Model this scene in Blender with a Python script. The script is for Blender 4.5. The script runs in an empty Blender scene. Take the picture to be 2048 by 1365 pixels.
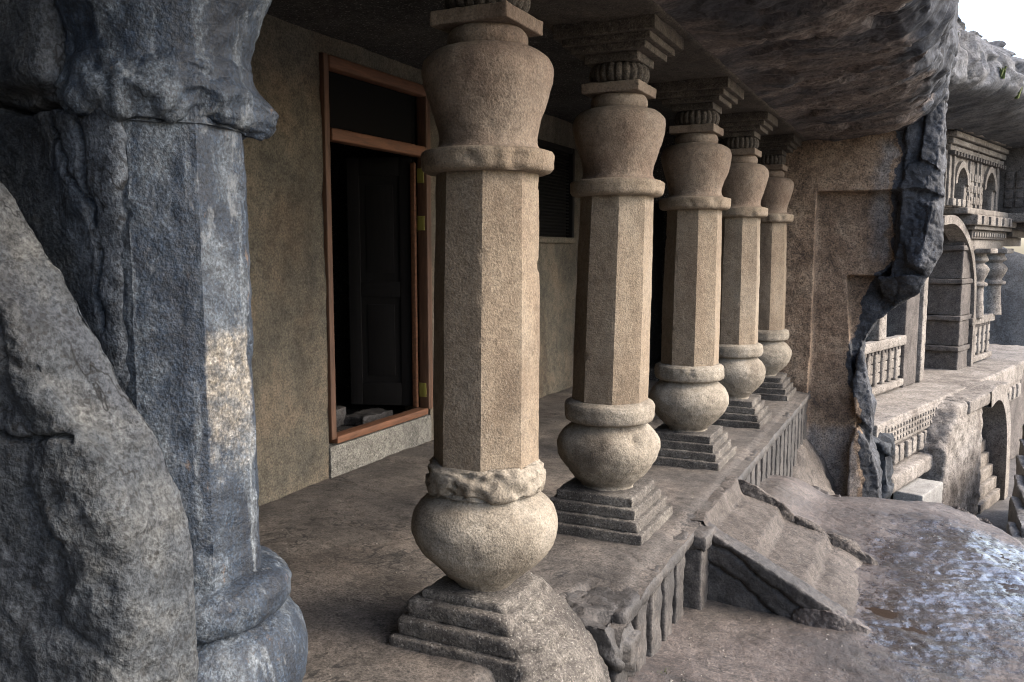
import bpy, math, random
import numpy as np
from math import radians, sin, cos, pi, hypot, atan
from mathutils import Vector, Matrix

S = bpy.context.scene
COL = S.collection

# ------------------------------------------------------------------ camera, sky, sun, exposure
F_PX, W_PX, H_PX = 1700.0, 2048.0, 1365.0
PITCH = atan(181 / F_PX)
YAW = atan(834 / hypot(F_PX, 181))
cam_d = bpy.data.cameras.new('camera')
cam = bpy.data.objects.new('camera', cam_d)
COL.objects.link(cam)
cam.location = (0, 0, 1.5)
cam.rotation_euler = (pi / 2 - PITCH, 0, YAW)
cam_d.sensor_width = 36.0
cam_d.lens = 36.0 * F_PX / W_PX
cam_d.clip_start = 0.05
cam_d.clip_end = 3000
S.camera = cam

SUN_EL, SUN_AZ = radians(40), radians(76)      # azimuth measured clockwise from +Y
w = bpy.data.worlds.new('World')
S.world = w
w.use_nodes = True
wn = w.node_tree
wn.nodes.clear()
sky = wn.nodes.new('ShaderNodeTexSky')
sky.sky_type = 'NISHITA'
sky.sun_disc = False
sky.sun_elevation = SUN_EL
sky.sun_rotation = SUN_AZ
sky.altitude = 600
sky.air_density = 1.0
sky.dust_density = 5.5
sky.ozone_density = 1.0
bg = wn.nodes.new('ShaderNodeBackground')
bg.inputs['Strength'].default_value = 0.15
wo = wn.nodes.new('ShaderNodeOutputWorld')
wn.links.new(sky.outputs[0], bg.inputs[0])
wn.links.new(bg.outputs[0], wo.inputs[0])

sd = bpy.data.lights.new('sun', 'SUN')
sd.energy = 0.5
sd.angle = radians(45)
sd.color = (1.0, 0.975, 0.94)
sun = bpy.data.objects.new('sun', sd)
COL.objects.link(sun)
sdir = Vector((sin(SUN_AZ) * cos(SUN_EL), cos(SUN_AZ) * cos(SUN_EL), sin(SUN_EL)))
sun.rotation_euler = (-sdir).to_track_quat('-Z', 'Y').to_euler()
sun.location = (6, -2, 8)

S.view_settings.view_transform = 'Standard'
S.view_settings.look = 'None'
S.view_settings.gamma = 1.0
S.view_settings.exposure = 2.5
S.render.engine = 'CYCLES'
S.cycles.use_denoising = True
S.cycles.pixel_filter_type = 'BLACKMAN_HARRIS'
S.cycles.filter_width = 1.1
S.cycles.max_bounces = 6
S.cycles.diffuse_bounces = 3
S.cycles.use_adaptive_sampling = True
S.cycles.adaptive_threshold = 0.015
S.cycles.glossy_bounces = 3
S.cycles.transmission_bounces = 2
S.cycles.sample_clamp_indirect = 6.0

# ------------------------------------------------------------------ noise
_rng = np.random.RandomState(7)
_PERM = _rng.permutation(256).astype(np.int64)
_GRAD = _rng.normal(size=(256, 3))
_GRAD /= np.linalg.norm(_GRAD, axis=1)[:, None]

def pnoise(p):
    p = np.asarray(p, float)
    i = np.floor(p).astype(np.int64)
    f = p - i
    u = f * f * f * (f * (f * 6 - 15) + 10)
    out = 0
    for dx in (0, 1):
        for dy in (0, 1):
            for dz in (0, 1):
                h = _PERM[(_PERM[(_PERM[(i[:, 0] + dx) & 255] + i[:, 1] + dy) & 255] + i[:, 2] + dz) & 255]
                g = _GRAD[h]
                d = (g * (f - np.array([dx, dy, dz]))).sum(1)
                wx = u[:, 0] if dx else 1 - u[:, 0]
                wy = u[:, 1] if dy else 1 - u[:, 1]
                wz = u[:, 2] if dz else 1 - u[:, 2]
                out = out + d * wx * wy * wz
    return out * 1.6

def fbm(p, s=1.0, o=4, g=0.5, off=0.0):
    p = np.asarray(p, float) * s + off
    a, t = 1.0, 0
    for k in range(o):
        t = t + a * pnoise(p)
        p = p * 2.03 + 17.3
        a *= g
    return t

def ridged(p, s=1.0, o=3, off=0.0):
    p = np.asarray(p, float) * s + off
    a, t = 1.0, 0
    for k in range(o):
        t = t + a * (1 - np.abs(pnoise(p)) * 2)
        p = p * 2.1 + 9.1
        a *= 0.5
    return t

def cell(p, s=1.0, off=0.0):
    """worley: distance to nearest point and an id value for each cell"""
    p = np.asarray(p, float) * s + off
    i = np.floor(p).astype(np.int64)
    best = np.full(len(p), 9.0); b2 = best.copy(); idv = np.zeros(len(p))
    for dx in (-1, 0, 1):
        for dy in (-1, 0, 1):
            for dz in (-1, 0, 1):
                c = i + np.array([dx, dy, dz])
                h = _PERM[(_PERM[(_PERM[c[:, 0] & 255] + c[:, 1]) & 255] + c[:, 2]) & 255]
                q = c + 0.5 + _GRAD[h] * 0.45
                d = np.linalg.norm(p - q, axis=1)
                m = d < best
                b2 = np.where(m, best, np.minimum(b2, d))
                idv = np.where(m, h / 255.0, idv)
                best = np.where(m, d, best)
    return best, b2 - best, idv

def sstep(a, b, x):
    t = np.clip((x - a) / (b - a), 0, 1)
    return t * t * (3 - 2 * t)

def poly_dist(P2, poly):
    """distance from 2-D points to a polyline"""
    d = np.full(len(P2), 1e9)
    for (a, b) in zip(poly[:-1], poly[1:]):
        a = np.array(a, float); b = np.array(b, float); ab = b - a
        t = np.clip(((P2 - a) @ ab) / (ab @ ab), 0, 1)
        d = np.minimum(d, np.linalg.norm(P2 - a - t[:, None] * ab, axis=1))
    return d

def in_poly(P2, poly):
    x, y = P2[:, 0], P2[:, 1]
    r = np.zeros(len(P2), bool)
    n = len(poly)
    for i in range(n):
        x1, y1 = poly[i]; x2, y2 = poly[(i + 1) % n]
        c = ((y1 > y) != (y2 > y)) & (x < (x2 - x1) * (y - y1) / ((y2 - y1) or 1e-9) + x1)
        r ^= c
    return r

# ------------------------------------------------------------------ mesh helpers
def mesh(name, V, F, smooth=True, attr=None, sharp=None):
    me = bpy.data.meshes.new(name)
    V = np.asarray(V, np.float32)
    if isinstance(F, np.ndarray):
        k = F.shape[1]
        me.vertices.add(len(V)); me.vertices.foreach_set('co', V.ravel())
        me.loops.add(F.size); me.loops.foreach_set('vertex_index', F.astype(np.int32).ravel())
        me.polygons.add(len(F))
        me.polygons.foreach_set('loop_start', np.arange(0, F.size, k, dtype=np.int32))
        me.polygons.foreach_set('loop_total', np.full(len(F), k, np.int32))
        me.update(calc_edges=True)
    else:
        me.from_pydata([tuple(map(float, v)) for v in V], [], [tuple(map(int, f)) for f in F])
        me.update()
    me.polygons.foreach_set('use_smooth', np.full(len(me.polygons), smooth))
    if sharp is not None:
        me.set_sharp_from_angle(angle=radians(sharp))
    if attr is not None:
        a = me.attributes.new('m', 'FLOAT', 'POINT')
        a.data.foreach_set('value', np.asarray(attr, np.float32))
    return me

def obj(name, me, mat=None, parent=None, loc=(0, 0, 0), label=None, cat=None, group=None, kind=None):
    o = bpy.data.objects.new(name, me)
    COL.objects.link(o)
    o.location = loc
    if mat is not None and me is not None:
        if len(me.materials) == 0:
            me.materials.append(mat)
    if parent is not None:
        o.parent = parent
    if label: o['label'] = label
    if cat: o['category'] = cat
    if group: o['group'] = group
    if kind: o['kind'] = kind
    return o

def empty(name, loc, label, cat, group=None, rz=0):
    o = obj(name, None, None, None, loc, label, cat, group)
    o.rotation_euler = (0, 0, rz)
    o.empty_display_size = 0.1
    return o

def grid_faces(nu, nv, wrap=False):
    i = np.arange(nu - 1)[:, None]; j = np.arange(nv if wrap else nv - 1)[None, :]
    j2 = (j + 1) % nv
    return np.stack(np.broadcast_arrays(i * nv + j, i * nv + j2, (i + 1) * nv + j2, (i + 1) * nv + j), -1).reshape(-1, 4)

def resample(prof, step=0.012):
    out = [prof[0]]
    for a, b in zip(prof[:-1], prof[1:]):
        n = max(1, int(math.ceil(hypot(a[0] - b[0], a[1] - b[1]) / step)))
        for k in range(1, n + 1):
            out.append((a[0] + (b[0] - a[0]) * k / n, a[1] + (b[1] - a[1]) * k / n))
    return out

def smoothprof(pts, n=6):
    """Catmull-Rom through (z, r)"""
    P = [pts[0]] + list(pts) + [pts[-1]]
    out = []
    for i in range(1, len(P) - 2):
        p0, p1, p2, p3 = [np.array(q, float) for q in P[i - 1:i + 3]]
        for k in range(n):
            t = k / n
            out.append(tuple(0.5 * ((2 * p1) + (p2 - p0) * t + (2 * p0 - 5 * p1 + 4 * p2 - p3) * t * t + (3 * p1 - p0 - 3 * p2 + p3) * t ** 3)))
    out.append(tuple(pts[-1]))
    return out

def lathe(prof, segs=72, amp=0.003, seed=0.0, rfun=None, disp=None, step=0.012):
    prof = resample(prof, step)
    z = np.array([p[0] for p in prof]); r = np.array([p[1] for p in prof])
    th = np.arange(segs) / segs * 2 * pi
    Z, T = np.meshgrid(z, th, indexing='ij'); R = np.repeat(r[:, None], segs, 1)
    if rfun is not None:
        R = rfun(R, T, Z)
    V = np.stack([R * np.cos(T), R * np.sin(T), Z], -1).reshape(-1, 3)
    nrm = np.stack([np.cos(T), np.sin(T), np.zeros_like(T)], -1).reshape(-1, 3)
    if amp:
        d = amp * (fbm(V, 9, 2, off=seed) + 0.7 * fbm(V, 32, 2, off=seed + 5))
        V = V + nrm * d[:, None]
        V[:, 2] += 0.4 * amp * fbm(V, 10, 2, off=seed + 31)
    if disp is not None:
        V = disp(V, nrm)
    n = len(z)
    F = [tuple(f) for f in grid_faces(n, segs, True)]
    V = np.vstack([V, [V[:segs].mean(0)], [V[(n - 1) * segs:n * segs].mean(0)]])
    a, b = len(V) - 2, len(V) - 1
    for j in range(segs):
        F.append((a, (j + 1) % segs, j))
        F.append((b, (n - 1) * segs + j, (n - 1) * segs + (j + 1) % segs))
    return V, F

def rbox(c, h, bev=0.01, res=0.03, amp=0.002, seed=0.0, scale=14, fn=None):
    """rounded box with worn, uneven faces; c centre, h half sizes"""
    c = np.array(c, float); h = np.array(h, float)
    n = [max(2, min(80, int(math.ceil(2 * x / res)))) for x in h]
    Vs, Fs, off = [], [], 0
    for ax in range(3):
        for sg in (-1, 1):
            a, b = (ax + 1) % 3, (ax + 2) % 3
            def lin(k):
                m = n[k]
                t = np.linspace(-1, 1, m + 1) * h[k]
                e = bev * 0.35
                if 2 * h[k] > 4 * bev:
                    t = np.concatenate([[-h[k]], [-h[k] + e, -h[k] + bev], t[(t > -h[k] + bev * 1.3) & (t < h[k] - bev * 1.3)], [h[k] - bev, h[k] - e], [h[k]]])
                return t
            ta, tb = lin(a), lin(b)
            A, B = np.meshgrid(ta, tb, indexing='ij')
            P = np.zeros((A.size, 3)); P[:, a] = A.ravel(); P[:, b] = B.ravel(); P[:, ax] = sg * h[ax]
            f = grid_faces(len(ta), len(tb)) + off
            if sg > 0: f = f[:, ::-1]
            Vs.append(P); Fs.append(f); off += len(P)
    V = np.vstack(Vs); F = np.vstack(Fs)
    # weld
    key = np.round(V * 1e5).astype(np.int64)
    _, idx, inv = np.unique(key, axis=0, return_index=True, return_inverse=True)
    V = V[idx]; F = inv.ravel()[F]
    inner = np.clip(V, -(h - bev), h - bev)
    d = V - inner
    L = np.linalg.norm(d, axis=1); L[L == 0] = 1
    nr = d / L[:, None]
    V = inner + nr * bev
    V = V + c
    if amp:
        V = V + nr * (amp * (fbm(V, scale, 3, off=seed) + 0.6 * fbm(V, scale * 3.3, 2, off=seed + 3)))[:, None]
    if fn is not None:
        V = fn(V, nr)
    return V, F

def prism(poly, y0, y1, ax='xz'):
    """closed prism of a polygon in XZ, extruded in Y (or 'xy' extruded in Z)"""
    n = len(poly); V = []
    for y in (y0, y1):
        for a, b in poly:
            V.append((a, y, b) if ax == 'xz' else (a, b, y))
    F = [tuple(range(n)), tuple(range(2 * n - 1, n - 1, -1))]
    for i in range(n):
        j = (i + 1) % n
        F.append((j, i, i + n, j + n))
    return V, F

def join(parts):
    V, F, o = [], [], 0
    for v, f in parts:
        V += [tuple(x) for x in v]
        F += [tuple(int(k) + o for k in q) for q in f]
        o = len(V)
    return np.array(V, float), F

def remesh(parts, voxel):
    """one watertight surface round a set of overlapping solids"""
    V, F = join(parts)
    me = mesh('tmp', V, F)
    import bmesh
    bm = bmesh.new(); bm.from_mesh(me); bmesh.ops.recalc_face_normals(bm, faces=bm.faces); bm.to_mesh(me); bm.free()
    o = bpy.data.objects.new('tmp', me); COL.objects.link(o)
    m = o.modifiers.new('r', 'REMESH'); m.mode = 'VOXEL'; m.voxel_size = voxel; m.adaptivity = 0
    dg = bpy.context.evaluated_depsgraph_get()
    ev = o.evaluated_get(dg); em = ev.to_mesh()
    n = len(em.vertices); V = np.zeros(n * 3); em.vertices.foreach_get('co', V); V = V.reshape(-1, 3)
    N = np.zeros(n * 3); em.vertices.foreach_get('normal', N); N = N.reshape(-1, 3)
    q = len(em.polygons); L = np.zeros(len(em.loops), np.int64); em.loops.foreach_get('vertex_index', L)
    F = L.reshape(q, -1)
    ev.to_mesh_clear()
    bpy.data.objects.remove(o); bpy.data.meshes.remove(me)
    return V, F, N

def smooth_v(V, F, it=2):
    E = np.vstack([F[:, [0, 1]], F[:, [1, 2]], F[:, [2, 3]], F[:, [3, 0]]])
    for _ in range(it):
        acc = np.zeros_like(V); cnt = np.zeros(len(V))
        for k in range(3):
            acc[:, k] = np.bincount(E[:, 0], V[E[:, 1], k], len(V)) + np.bincount(E[:, 1], V[E[:, 0], k], len(V))
        cnt = np.bincount(E[:, 0], minlength=len(V)) + np.bincount(E[:, 1], minlength=len(V))
        V = 0.5 * V + 0.5 * acc / cnt[:, None]
    return V

def facets(V, s, depth, seed):
    """stepped fracture planes: pushes each cell in or out as a block"""
    d, e, i = cell(V + 0.12 * np.stack([fbm(V, 3 * s / 2, 2, off=seed), fbm(V, 3 * s / 2, 2, off=seed + 9), fbm(V, 3 * s / 2, 2, off=seed + 19)], -1) / s, s, seed)
    return depth * (i - 0.5), e

# ------------------------------------------------------------------ materials
class NT:
    def __init__(s, name):
        s.m = bpy.data.materials.new(name); s.m.use_nodes = True
        s.t = s.m.node_tree; s.t.nodes.clear()
        s.out = s.n('ShaderNodeOutputMaterial'); s.b = s.n('ShaderNodeBsdfPrincipled')
        s.l(s.b.outputs[0], s.out.inputs[0])
        s.pos = s.n('ShaderNodeNewGeometry').outputs['Position']
    def n(s, t): return s.t.nodes.new(t)
    def l(s, a, b): s.t.links.new(a, b)
    def set(s, sock, v):
        if hasattr(v, 'is_linked') or isinstance(v, bpy.types.NodeSocket): s.l(v, sock)
        else:
            if isinstance(v, (tuple, list)) and len(v) == 3 and sock.type == 'RGBA': v = (*v, 1)
            sock.default_value = v
    def map(s, sc=(1, 1, 1), rot=(0, 0, 0)):
        n = s.n('ShaderNodeMapping'); s.l(s.pos, n.inputs[0]); n.inputs['Scale'].default_value = sc; n.inputs['Rotation'].default_value = rot
        return n.outputs[0]
    def noise(s, sc, det=4, ro=0.55, vec=None, dist=0.0):
        n = s.n('ShaderNodeTexNoise'); s.l(vec if vec is not None else s.pos, n.inputs['Vector'])
        n.inputs['Scale'].default_value = sc; n.inputs['Detail'].default_value = det; n.inputs['Roughness'].default_value = ro; n.inputs['Distortion'].default_value = dist
        return n.outputs[0]
    def voro(s, sc, feat='F1', vec=None):
        n = s.n('ShaderNodeTexVoronoi'); n.feature = feat; s.l(vec if vec is not None else s.pos, n.inputs['Vector']); n.inputs['Scale'].default_value = sc
        return n.outputs[0]
    def ramp(s, f, stops):
        n = s.n('ShaderNodeValToRGB'); s.l(f, n.inputs[0]); e = n.color_ramp.elements
        while len(e) > 1: e.remove(e[0])
        e[0].position = stops[0][0]; e[0].color = s.c4(stops[0][1])
        for p, c in stops[1:]:
            x = e.new(p); x.color = s.c4(c)
        return n.outputs[0]
    def c4(s, c): return (c, c, c, 1) if not isinstance(c, (tuple, list)) else (*c[:3], 1)
    def mix(s, f, a, b, mode='MIX'):
        n = s.n('ShaderNodeMix'); n.data_type = 'RGBA'; n.blend_type = mode
        s.set(n.inputs[0], f); s.set(n.inputs[6], a); s.set(n.inputs[7], b)
        return n.outputs[2]
    def math(s, op, a, b=0.0, cl=False):
        n = s.n('ShaderNodeMath'); n.operation = op; n.use_clamp = cl
        s.set(n.inputs[0], a); s.set(n.inputs[1], b); return n.outputs[0]
    def attr(s, name='m'):
        n = s.n('ShaderNodeAttribute'); n.attribute_name = name; return n.outputs['Fac']
    def xyz(s):
        n = s.n('ShaderNodeSeparateXYZ'); s.l(s.pos, n.inputs[0]); return n.outputs
    def bump(s, h, st, d, nrm=None):
        n = s.n('ShaderNodeBump'); n.inputs['Strength'].default_value = st; n.inputs['Distance'].default_value = d
        s.l(h, n.inputs['Height'])
        if nrm is not None: s.l(nrm, n.inputs['Normal'])
        return n.outputs[0]
    def finish(s, col, rough=0.9, nrm=None, spec=0.3):
        s.set(s.b.inputs['Base Color'], col); s.set(s.b.inputs['Roughness'], rough)
        s.b.inputs['Specular IOR Level'].default_value = spec
        if nrm is not None: s.l(nrm, s.b.inputs['Normal'])
        return s.m

def stone(name, lo, mid, hi, blotch=2.2, grain=110, gb=1.0, rough=0.92, speck=0.25, speckc=(0.55, 0.52, 0.46), dark=0.0, darkc=(0.02, 0.022, 0.026),
          stretch=(1, 1, 1), m_lo=None, m_hi=None, spec=0.25, bumps=1.0, streak=0.0, streakc=(0.03, 0.035, 0.045), k=0.72, pit=0.55, wash=None, crack=0.0, cs=3.0):
    lo, mid, hi = [tuple(k * x for x in c) for c in (lo, mid, hi)]
    t = NT(name)
    v = t.map(stretch)
    n1 = t.noise(blotch, 6, 0.68, v, 0.15)
    col = t.ramp(n1, [(0.28, lo), (0.5, mid), (0.72, hi)])
    if m_lo is not None:
        n1b = t.noise(blotch * 1.7, 4, 0.6, v, 0.3)
        c2 = t.ramp(n1b, [(0.35, m_lo), (0.65, m_hi)])
        f = t.math('ADD', t.attr(), t.math('MULTIPLY', t.math('SUBTRACT', t.noise(6, 4, 0.6), 0.5), 0.9))
        col = t.mix(t.ramp(f, [(0.38, 0.0), (0.62, 1.0)]), col, c2)
        if wash is not None:
            fw2 = t.math('ADD', t.math('MULTIPLY', t.attr(), -1.0), t.math('MULTIPLY', t.math('SUBTRACT', t.noise(9, 5, 0.7, t.map((1, 1, 0.5))), 0.5), 0.8))
            col = t.mix(t.ramp(fw2, [(0.3, 0.0), (0.7, 0.8)]), col, wash)
    if dark > 0:
        n3 = t.noise(blotch * 0.6, 7, 0.66, v, 0.25)
        col = t.mix(t.ramp(n3, [(0.62 - 0.25 * dark, 0.0), (0.72 - 0.2 * dark, 0.85)]), col, darkc)
    if streak > 0:
        sv = t.map((9, 9, 0.7))
        n5 = t.noise(1.0, 5, 0.6, sv, 0.3)
        col = t.mix(t.math('MULTIPLY', t.ramp(n5, [(0.5, 0.0), (0.66, 1.0)]), streak), col, streakc)
    sv2 = t.noise(1.1, 4, 0.6, t.map((1.2, 1.2, 0.7), (0.2, 0.1, 0.4)), 0.6)
    col = t.mix(1.0, col, t.ramp(sv2, [(0.34, (0.66, 0.64, 0.63)), (0.5, 1.0)]), 'MULTIPLY')
    g = t.noise(grain, 2, 0.7)
    g2 = t.noise(grain * 0.22, 3, 0.65)
    col = t.mix(1.0, col, t.ramp(g, [(0.40, 1 - 0.42 * gb), (0.5, 1.0), (0.58, 1.0), (0.64, 1.0 + 0.35 * gb)]), 'MULTIPLY')
    col = t.mix(1.0, col, t.ramp(g2, [(0.38, 1 - 0.34 * gb), (0.54, 1.0)]), 'MULTIPLY')
    if crack > 0:
        ck = t.math('ABSOLUTE', t.math('SUBTRACT', t.noise(cs, 4, 0.62, t.map((1.3, 1.3, 0.8), (0.3, 0.2, 0.6)), 0.4), 0.5))
        cm = t.math('MULTIPLY', t.ramp(ck, [(0.003, 1.0), (0.010, 0.0)]), t.ramp(t.noise(cs * 0.7, 3, 0.6, t.map((1, 1, 1), (0.9, 0.1, 0.3))), [(0.48, 0.0), (0.56, 1.0)]))
        col = t.mix(t.math('MULTIPLY', cm, crack), col, (0.008, 0.008, 0.008))
    if pit > 0:
        pv = t.voro(grain * 0.42, vec=t.map((1, 1.07, 1.13), (0.2, 0.4, 0.1)))
        pm = t.math('ADD', pv, t.math('MULTIPLY', t.noise(grain * 0.1, 2, 0.6), 0.6))
        col = t.mix(t.math('MULTIPLY', t.ramp(pm, [(0.45, 1.0), (0.53, 0.0)]), pit), col, (0.012, 0.011, 0.010))
    if speck > 0:
        sp = t.noise(grain * 0.8, 2, 0.5, t.map((1.13, 1.07, 1.21), (0.3, 0.5, 0.2)))
        col = t.mix(t.math('MULTIPLY', t.ramp(sp, [(0.6, 0.0), (0.7, 1.0)]), speck), col, speckc)
    h = t.math('ADD', t.math('MULTIPLY', t.noise(grain, 2, 0.6), 0.7), t.math('MULTIPLY', t.noise(grain * 0.2, 4, 0.7), 1.3))
    nb = t.bump(h, 0.5 * bumps, 0.010)
    return t.finish(col, rough, nb, spec)

M = {}
M['pale'] = stone('pale_stone', (0.16, 0.132, 0.1), (0.285, 0.248, 0.195), (0.38, 0.342, 0.282), 2.8, 120, gb=0.6, speck=0.1, pit=0.35, k=0.68)
M['shaft'] = stone('tan_stone', (0.185, 0.132, 0.09), (0.27, 0.212, 0.15), (0.32, 0.272, 0.208), 1.9, 130, gb=0.55, speck=0.08, pit=0.3, k=0.66, stretch=(1, 1, 0.45))
M['red'] = stone('red_stone', (0.15, 0.1, 0.072), (0.225, 0.168, 0.122), (0.28, 0.225, 0.17), 2.4, 120, gb=0.55, speck=0.06, pit=0.3)
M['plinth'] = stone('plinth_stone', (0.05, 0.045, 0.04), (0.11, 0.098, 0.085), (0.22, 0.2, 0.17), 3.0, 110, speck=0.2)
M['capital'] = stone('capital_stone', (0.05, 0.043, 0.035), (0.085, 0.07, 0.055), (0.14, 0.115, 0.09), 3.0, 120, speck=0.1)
M['floor'] = stone('floor_stone', (0.05, 0.044, 0.039), (0.105, 0.092, 0.08), (0.19, 0.16, 0.135), 2.6, 90, crack=0.8, cs=1.5, speck=0.04, rough=0.75, spec=0.35)
M['wall'] = stone('wall_stone', (0.075, 0.071, 0.058), (0.132, 0.115, 0.086), (0.19, 0.148, 0.103), 2.6, 80, gb=0.8, speck=0.1, speckc=(0.3, 0.24, 0.17), pit=0.25)
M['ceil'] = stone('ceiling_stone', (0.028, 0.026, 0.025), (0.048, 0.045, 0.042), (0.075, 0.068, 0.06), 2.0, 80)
M['over'] = stone('overhang_stone', (0.08, 0.064, 0.057), (0.15, 0.122, 0.107), (0.22, 0.185, 0.162), 2.3, 50, stretch=(0.7, 1.1, 1.1), dark=0.7, bumps=0.7, speck=0, k=0.95, crack=0.8, cs=1.6, darkc=(0.022, 0.025, 0.033), m_lo=(0.02, 0.024, 0.032), m_hi=(0.06, 0.065, 0.075), rough=0.8)
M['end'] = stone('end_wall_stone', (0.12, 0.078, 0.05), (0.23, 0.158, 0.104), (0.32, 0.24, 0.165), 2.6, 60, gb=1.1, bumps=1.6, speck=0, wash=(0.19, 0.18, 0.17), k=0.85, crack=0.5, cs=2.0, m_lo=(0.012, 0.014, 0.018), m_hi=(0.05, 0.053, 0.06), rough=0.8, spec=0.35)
M['basalt'] = stone('basalt_rock', (0.03, 0.036, 0.044), (0.083, 0.092, 0.1), (0.17, 0.17, 0.16), 4.5, 100, speck=0.0, dark=0.35, darkc=(0.04, 0.044, 0.05), bumps=1.5, k=0.5, gb=1.1, crack=0.9, cs=3.4, m_lo=(0.03, 0.037, 0.047), m_hi=(0.085, 0.094, 0.104), streak=0.25)
M['cliff'] = stone('cliff_rock', (0.05, 0.053, 0.06), (0.11, 0.113, 0.12), (0.18, 0.18, 0.18), 1.4, 30, speck=0, dark=0.4, darkc=(0.04, 0.043, 0.05))
M['far'] = stone('facade_stone', (0.15, 0.13, 0.112), (0.25, 0.222, 0.192), (0.34, 0.31, 0.275), 1.6, 40, gb=0.9, bumps=1.5, speck=0.1)
M['fardark'] = stone('facade_dark_stone', (0.07, 0.06, 0.054), (0.12, 0.105, 0.094), (0.19, 0.165, 0.145), 1.6, 50, gb=0.8, speck=0.1)
M['white'] = stone('pale_block', (0.2, 0.19, 0.17), (0.27, 0.26, 0.24), (0.32, 0.31, 0.28), 2.0, 60, gb=0.4)

M['stair'] = stone('stair_stone', (0.06, 0.05, 0.042), (0.1, 0.085, 0.073), (0.155, 0.134, 0.115), 2.0, 100, speck=0.1, rough=0.8, crack=0.8, cs=4.0)
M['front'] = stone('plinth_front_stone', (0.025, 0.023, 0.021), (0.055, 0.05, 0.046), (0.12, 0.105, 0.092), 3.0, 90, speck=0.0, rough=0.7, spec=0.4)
M['sill'] = stone('sill_stone', (0.13, 0.125, 0.11), (0.2, 0.19, 0.165), (0.26, 0.25, 0.22), 3, 90)

def pilaster_mat():
    t = NT('pilaster_basalt')
    n1 = t.noise(4.2, 7, 0.7, t.map((1.5, 1.5, 0.7)), 0.5)
    col = t.ramp(n1, [(0.36, (0.004, 0.0075, 0.014)), (0.5, (0.012, 0.02, 0.032)), (0.62, (0.06, 0.071, 0.082))])
    st = t.noise(1.0, 6, 0.62, t.map((16, 16, 1.1)), 0.3)
    col = t.mix(t.ramp(st, [(0.56, 0.0), (0.68, 0.7)]), col, (0.13, 0.145, 0.155))
    # bare, pale worn patch on the outward facet
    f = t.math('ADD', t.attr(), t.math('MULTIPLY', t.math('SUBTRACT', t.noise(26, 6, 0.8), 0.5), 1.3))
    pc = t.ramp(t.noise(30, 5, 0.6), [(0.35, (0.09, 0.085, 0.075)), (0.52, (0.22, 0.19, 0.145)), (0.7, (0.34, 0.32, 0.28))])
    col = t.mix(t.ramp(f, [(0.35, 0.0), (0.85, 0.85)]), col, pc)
    g = t.noise(130, 2, 0.7); g2 = t.noise(28, 5, 0.65)
    col = t.mix(1.0, col, t.ramp(g, [(0.42, 0.5), (0.5, 1.0), (0.58, 1.0), (0.64, 1.7)]), 'MULTIPLY')
    col = t.mix(1.0, col, t.ramp(g2, [(0.3, 0.55), (0.6, 1.0)]), 'MULTIPLY')
    rs_ = t.noise(14, 5, 0.7, t.map((1, 1, 0.5)))
    col = t.mix(t.ramp(rs_, [(0.6, 0.0), (0.68, 0.55)]), col, (0.12, 0.128, 0.132))
    rr_ = t.noise(17, 5, 0.7, t.map((1.2, 1.1, 0.6), (0.4, 0.2, 0.7)))
    col = t.mix(t.ramp(rr_, [(0.64, 0.0), (0.72, 0.7)]), col, (0.085, 0.055, 0.035))
    nb = t.bump(t.math('ADD', t.math('MULTIPLY', t.noise(110, 2, 0.6), 0.5), t.noise(24, 4, 0.7)), 0.6, 0.012)
    return t.finish(col, 0.72, nb, 0.4)
M['pilaster'] = pilaster_mat()

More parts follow.
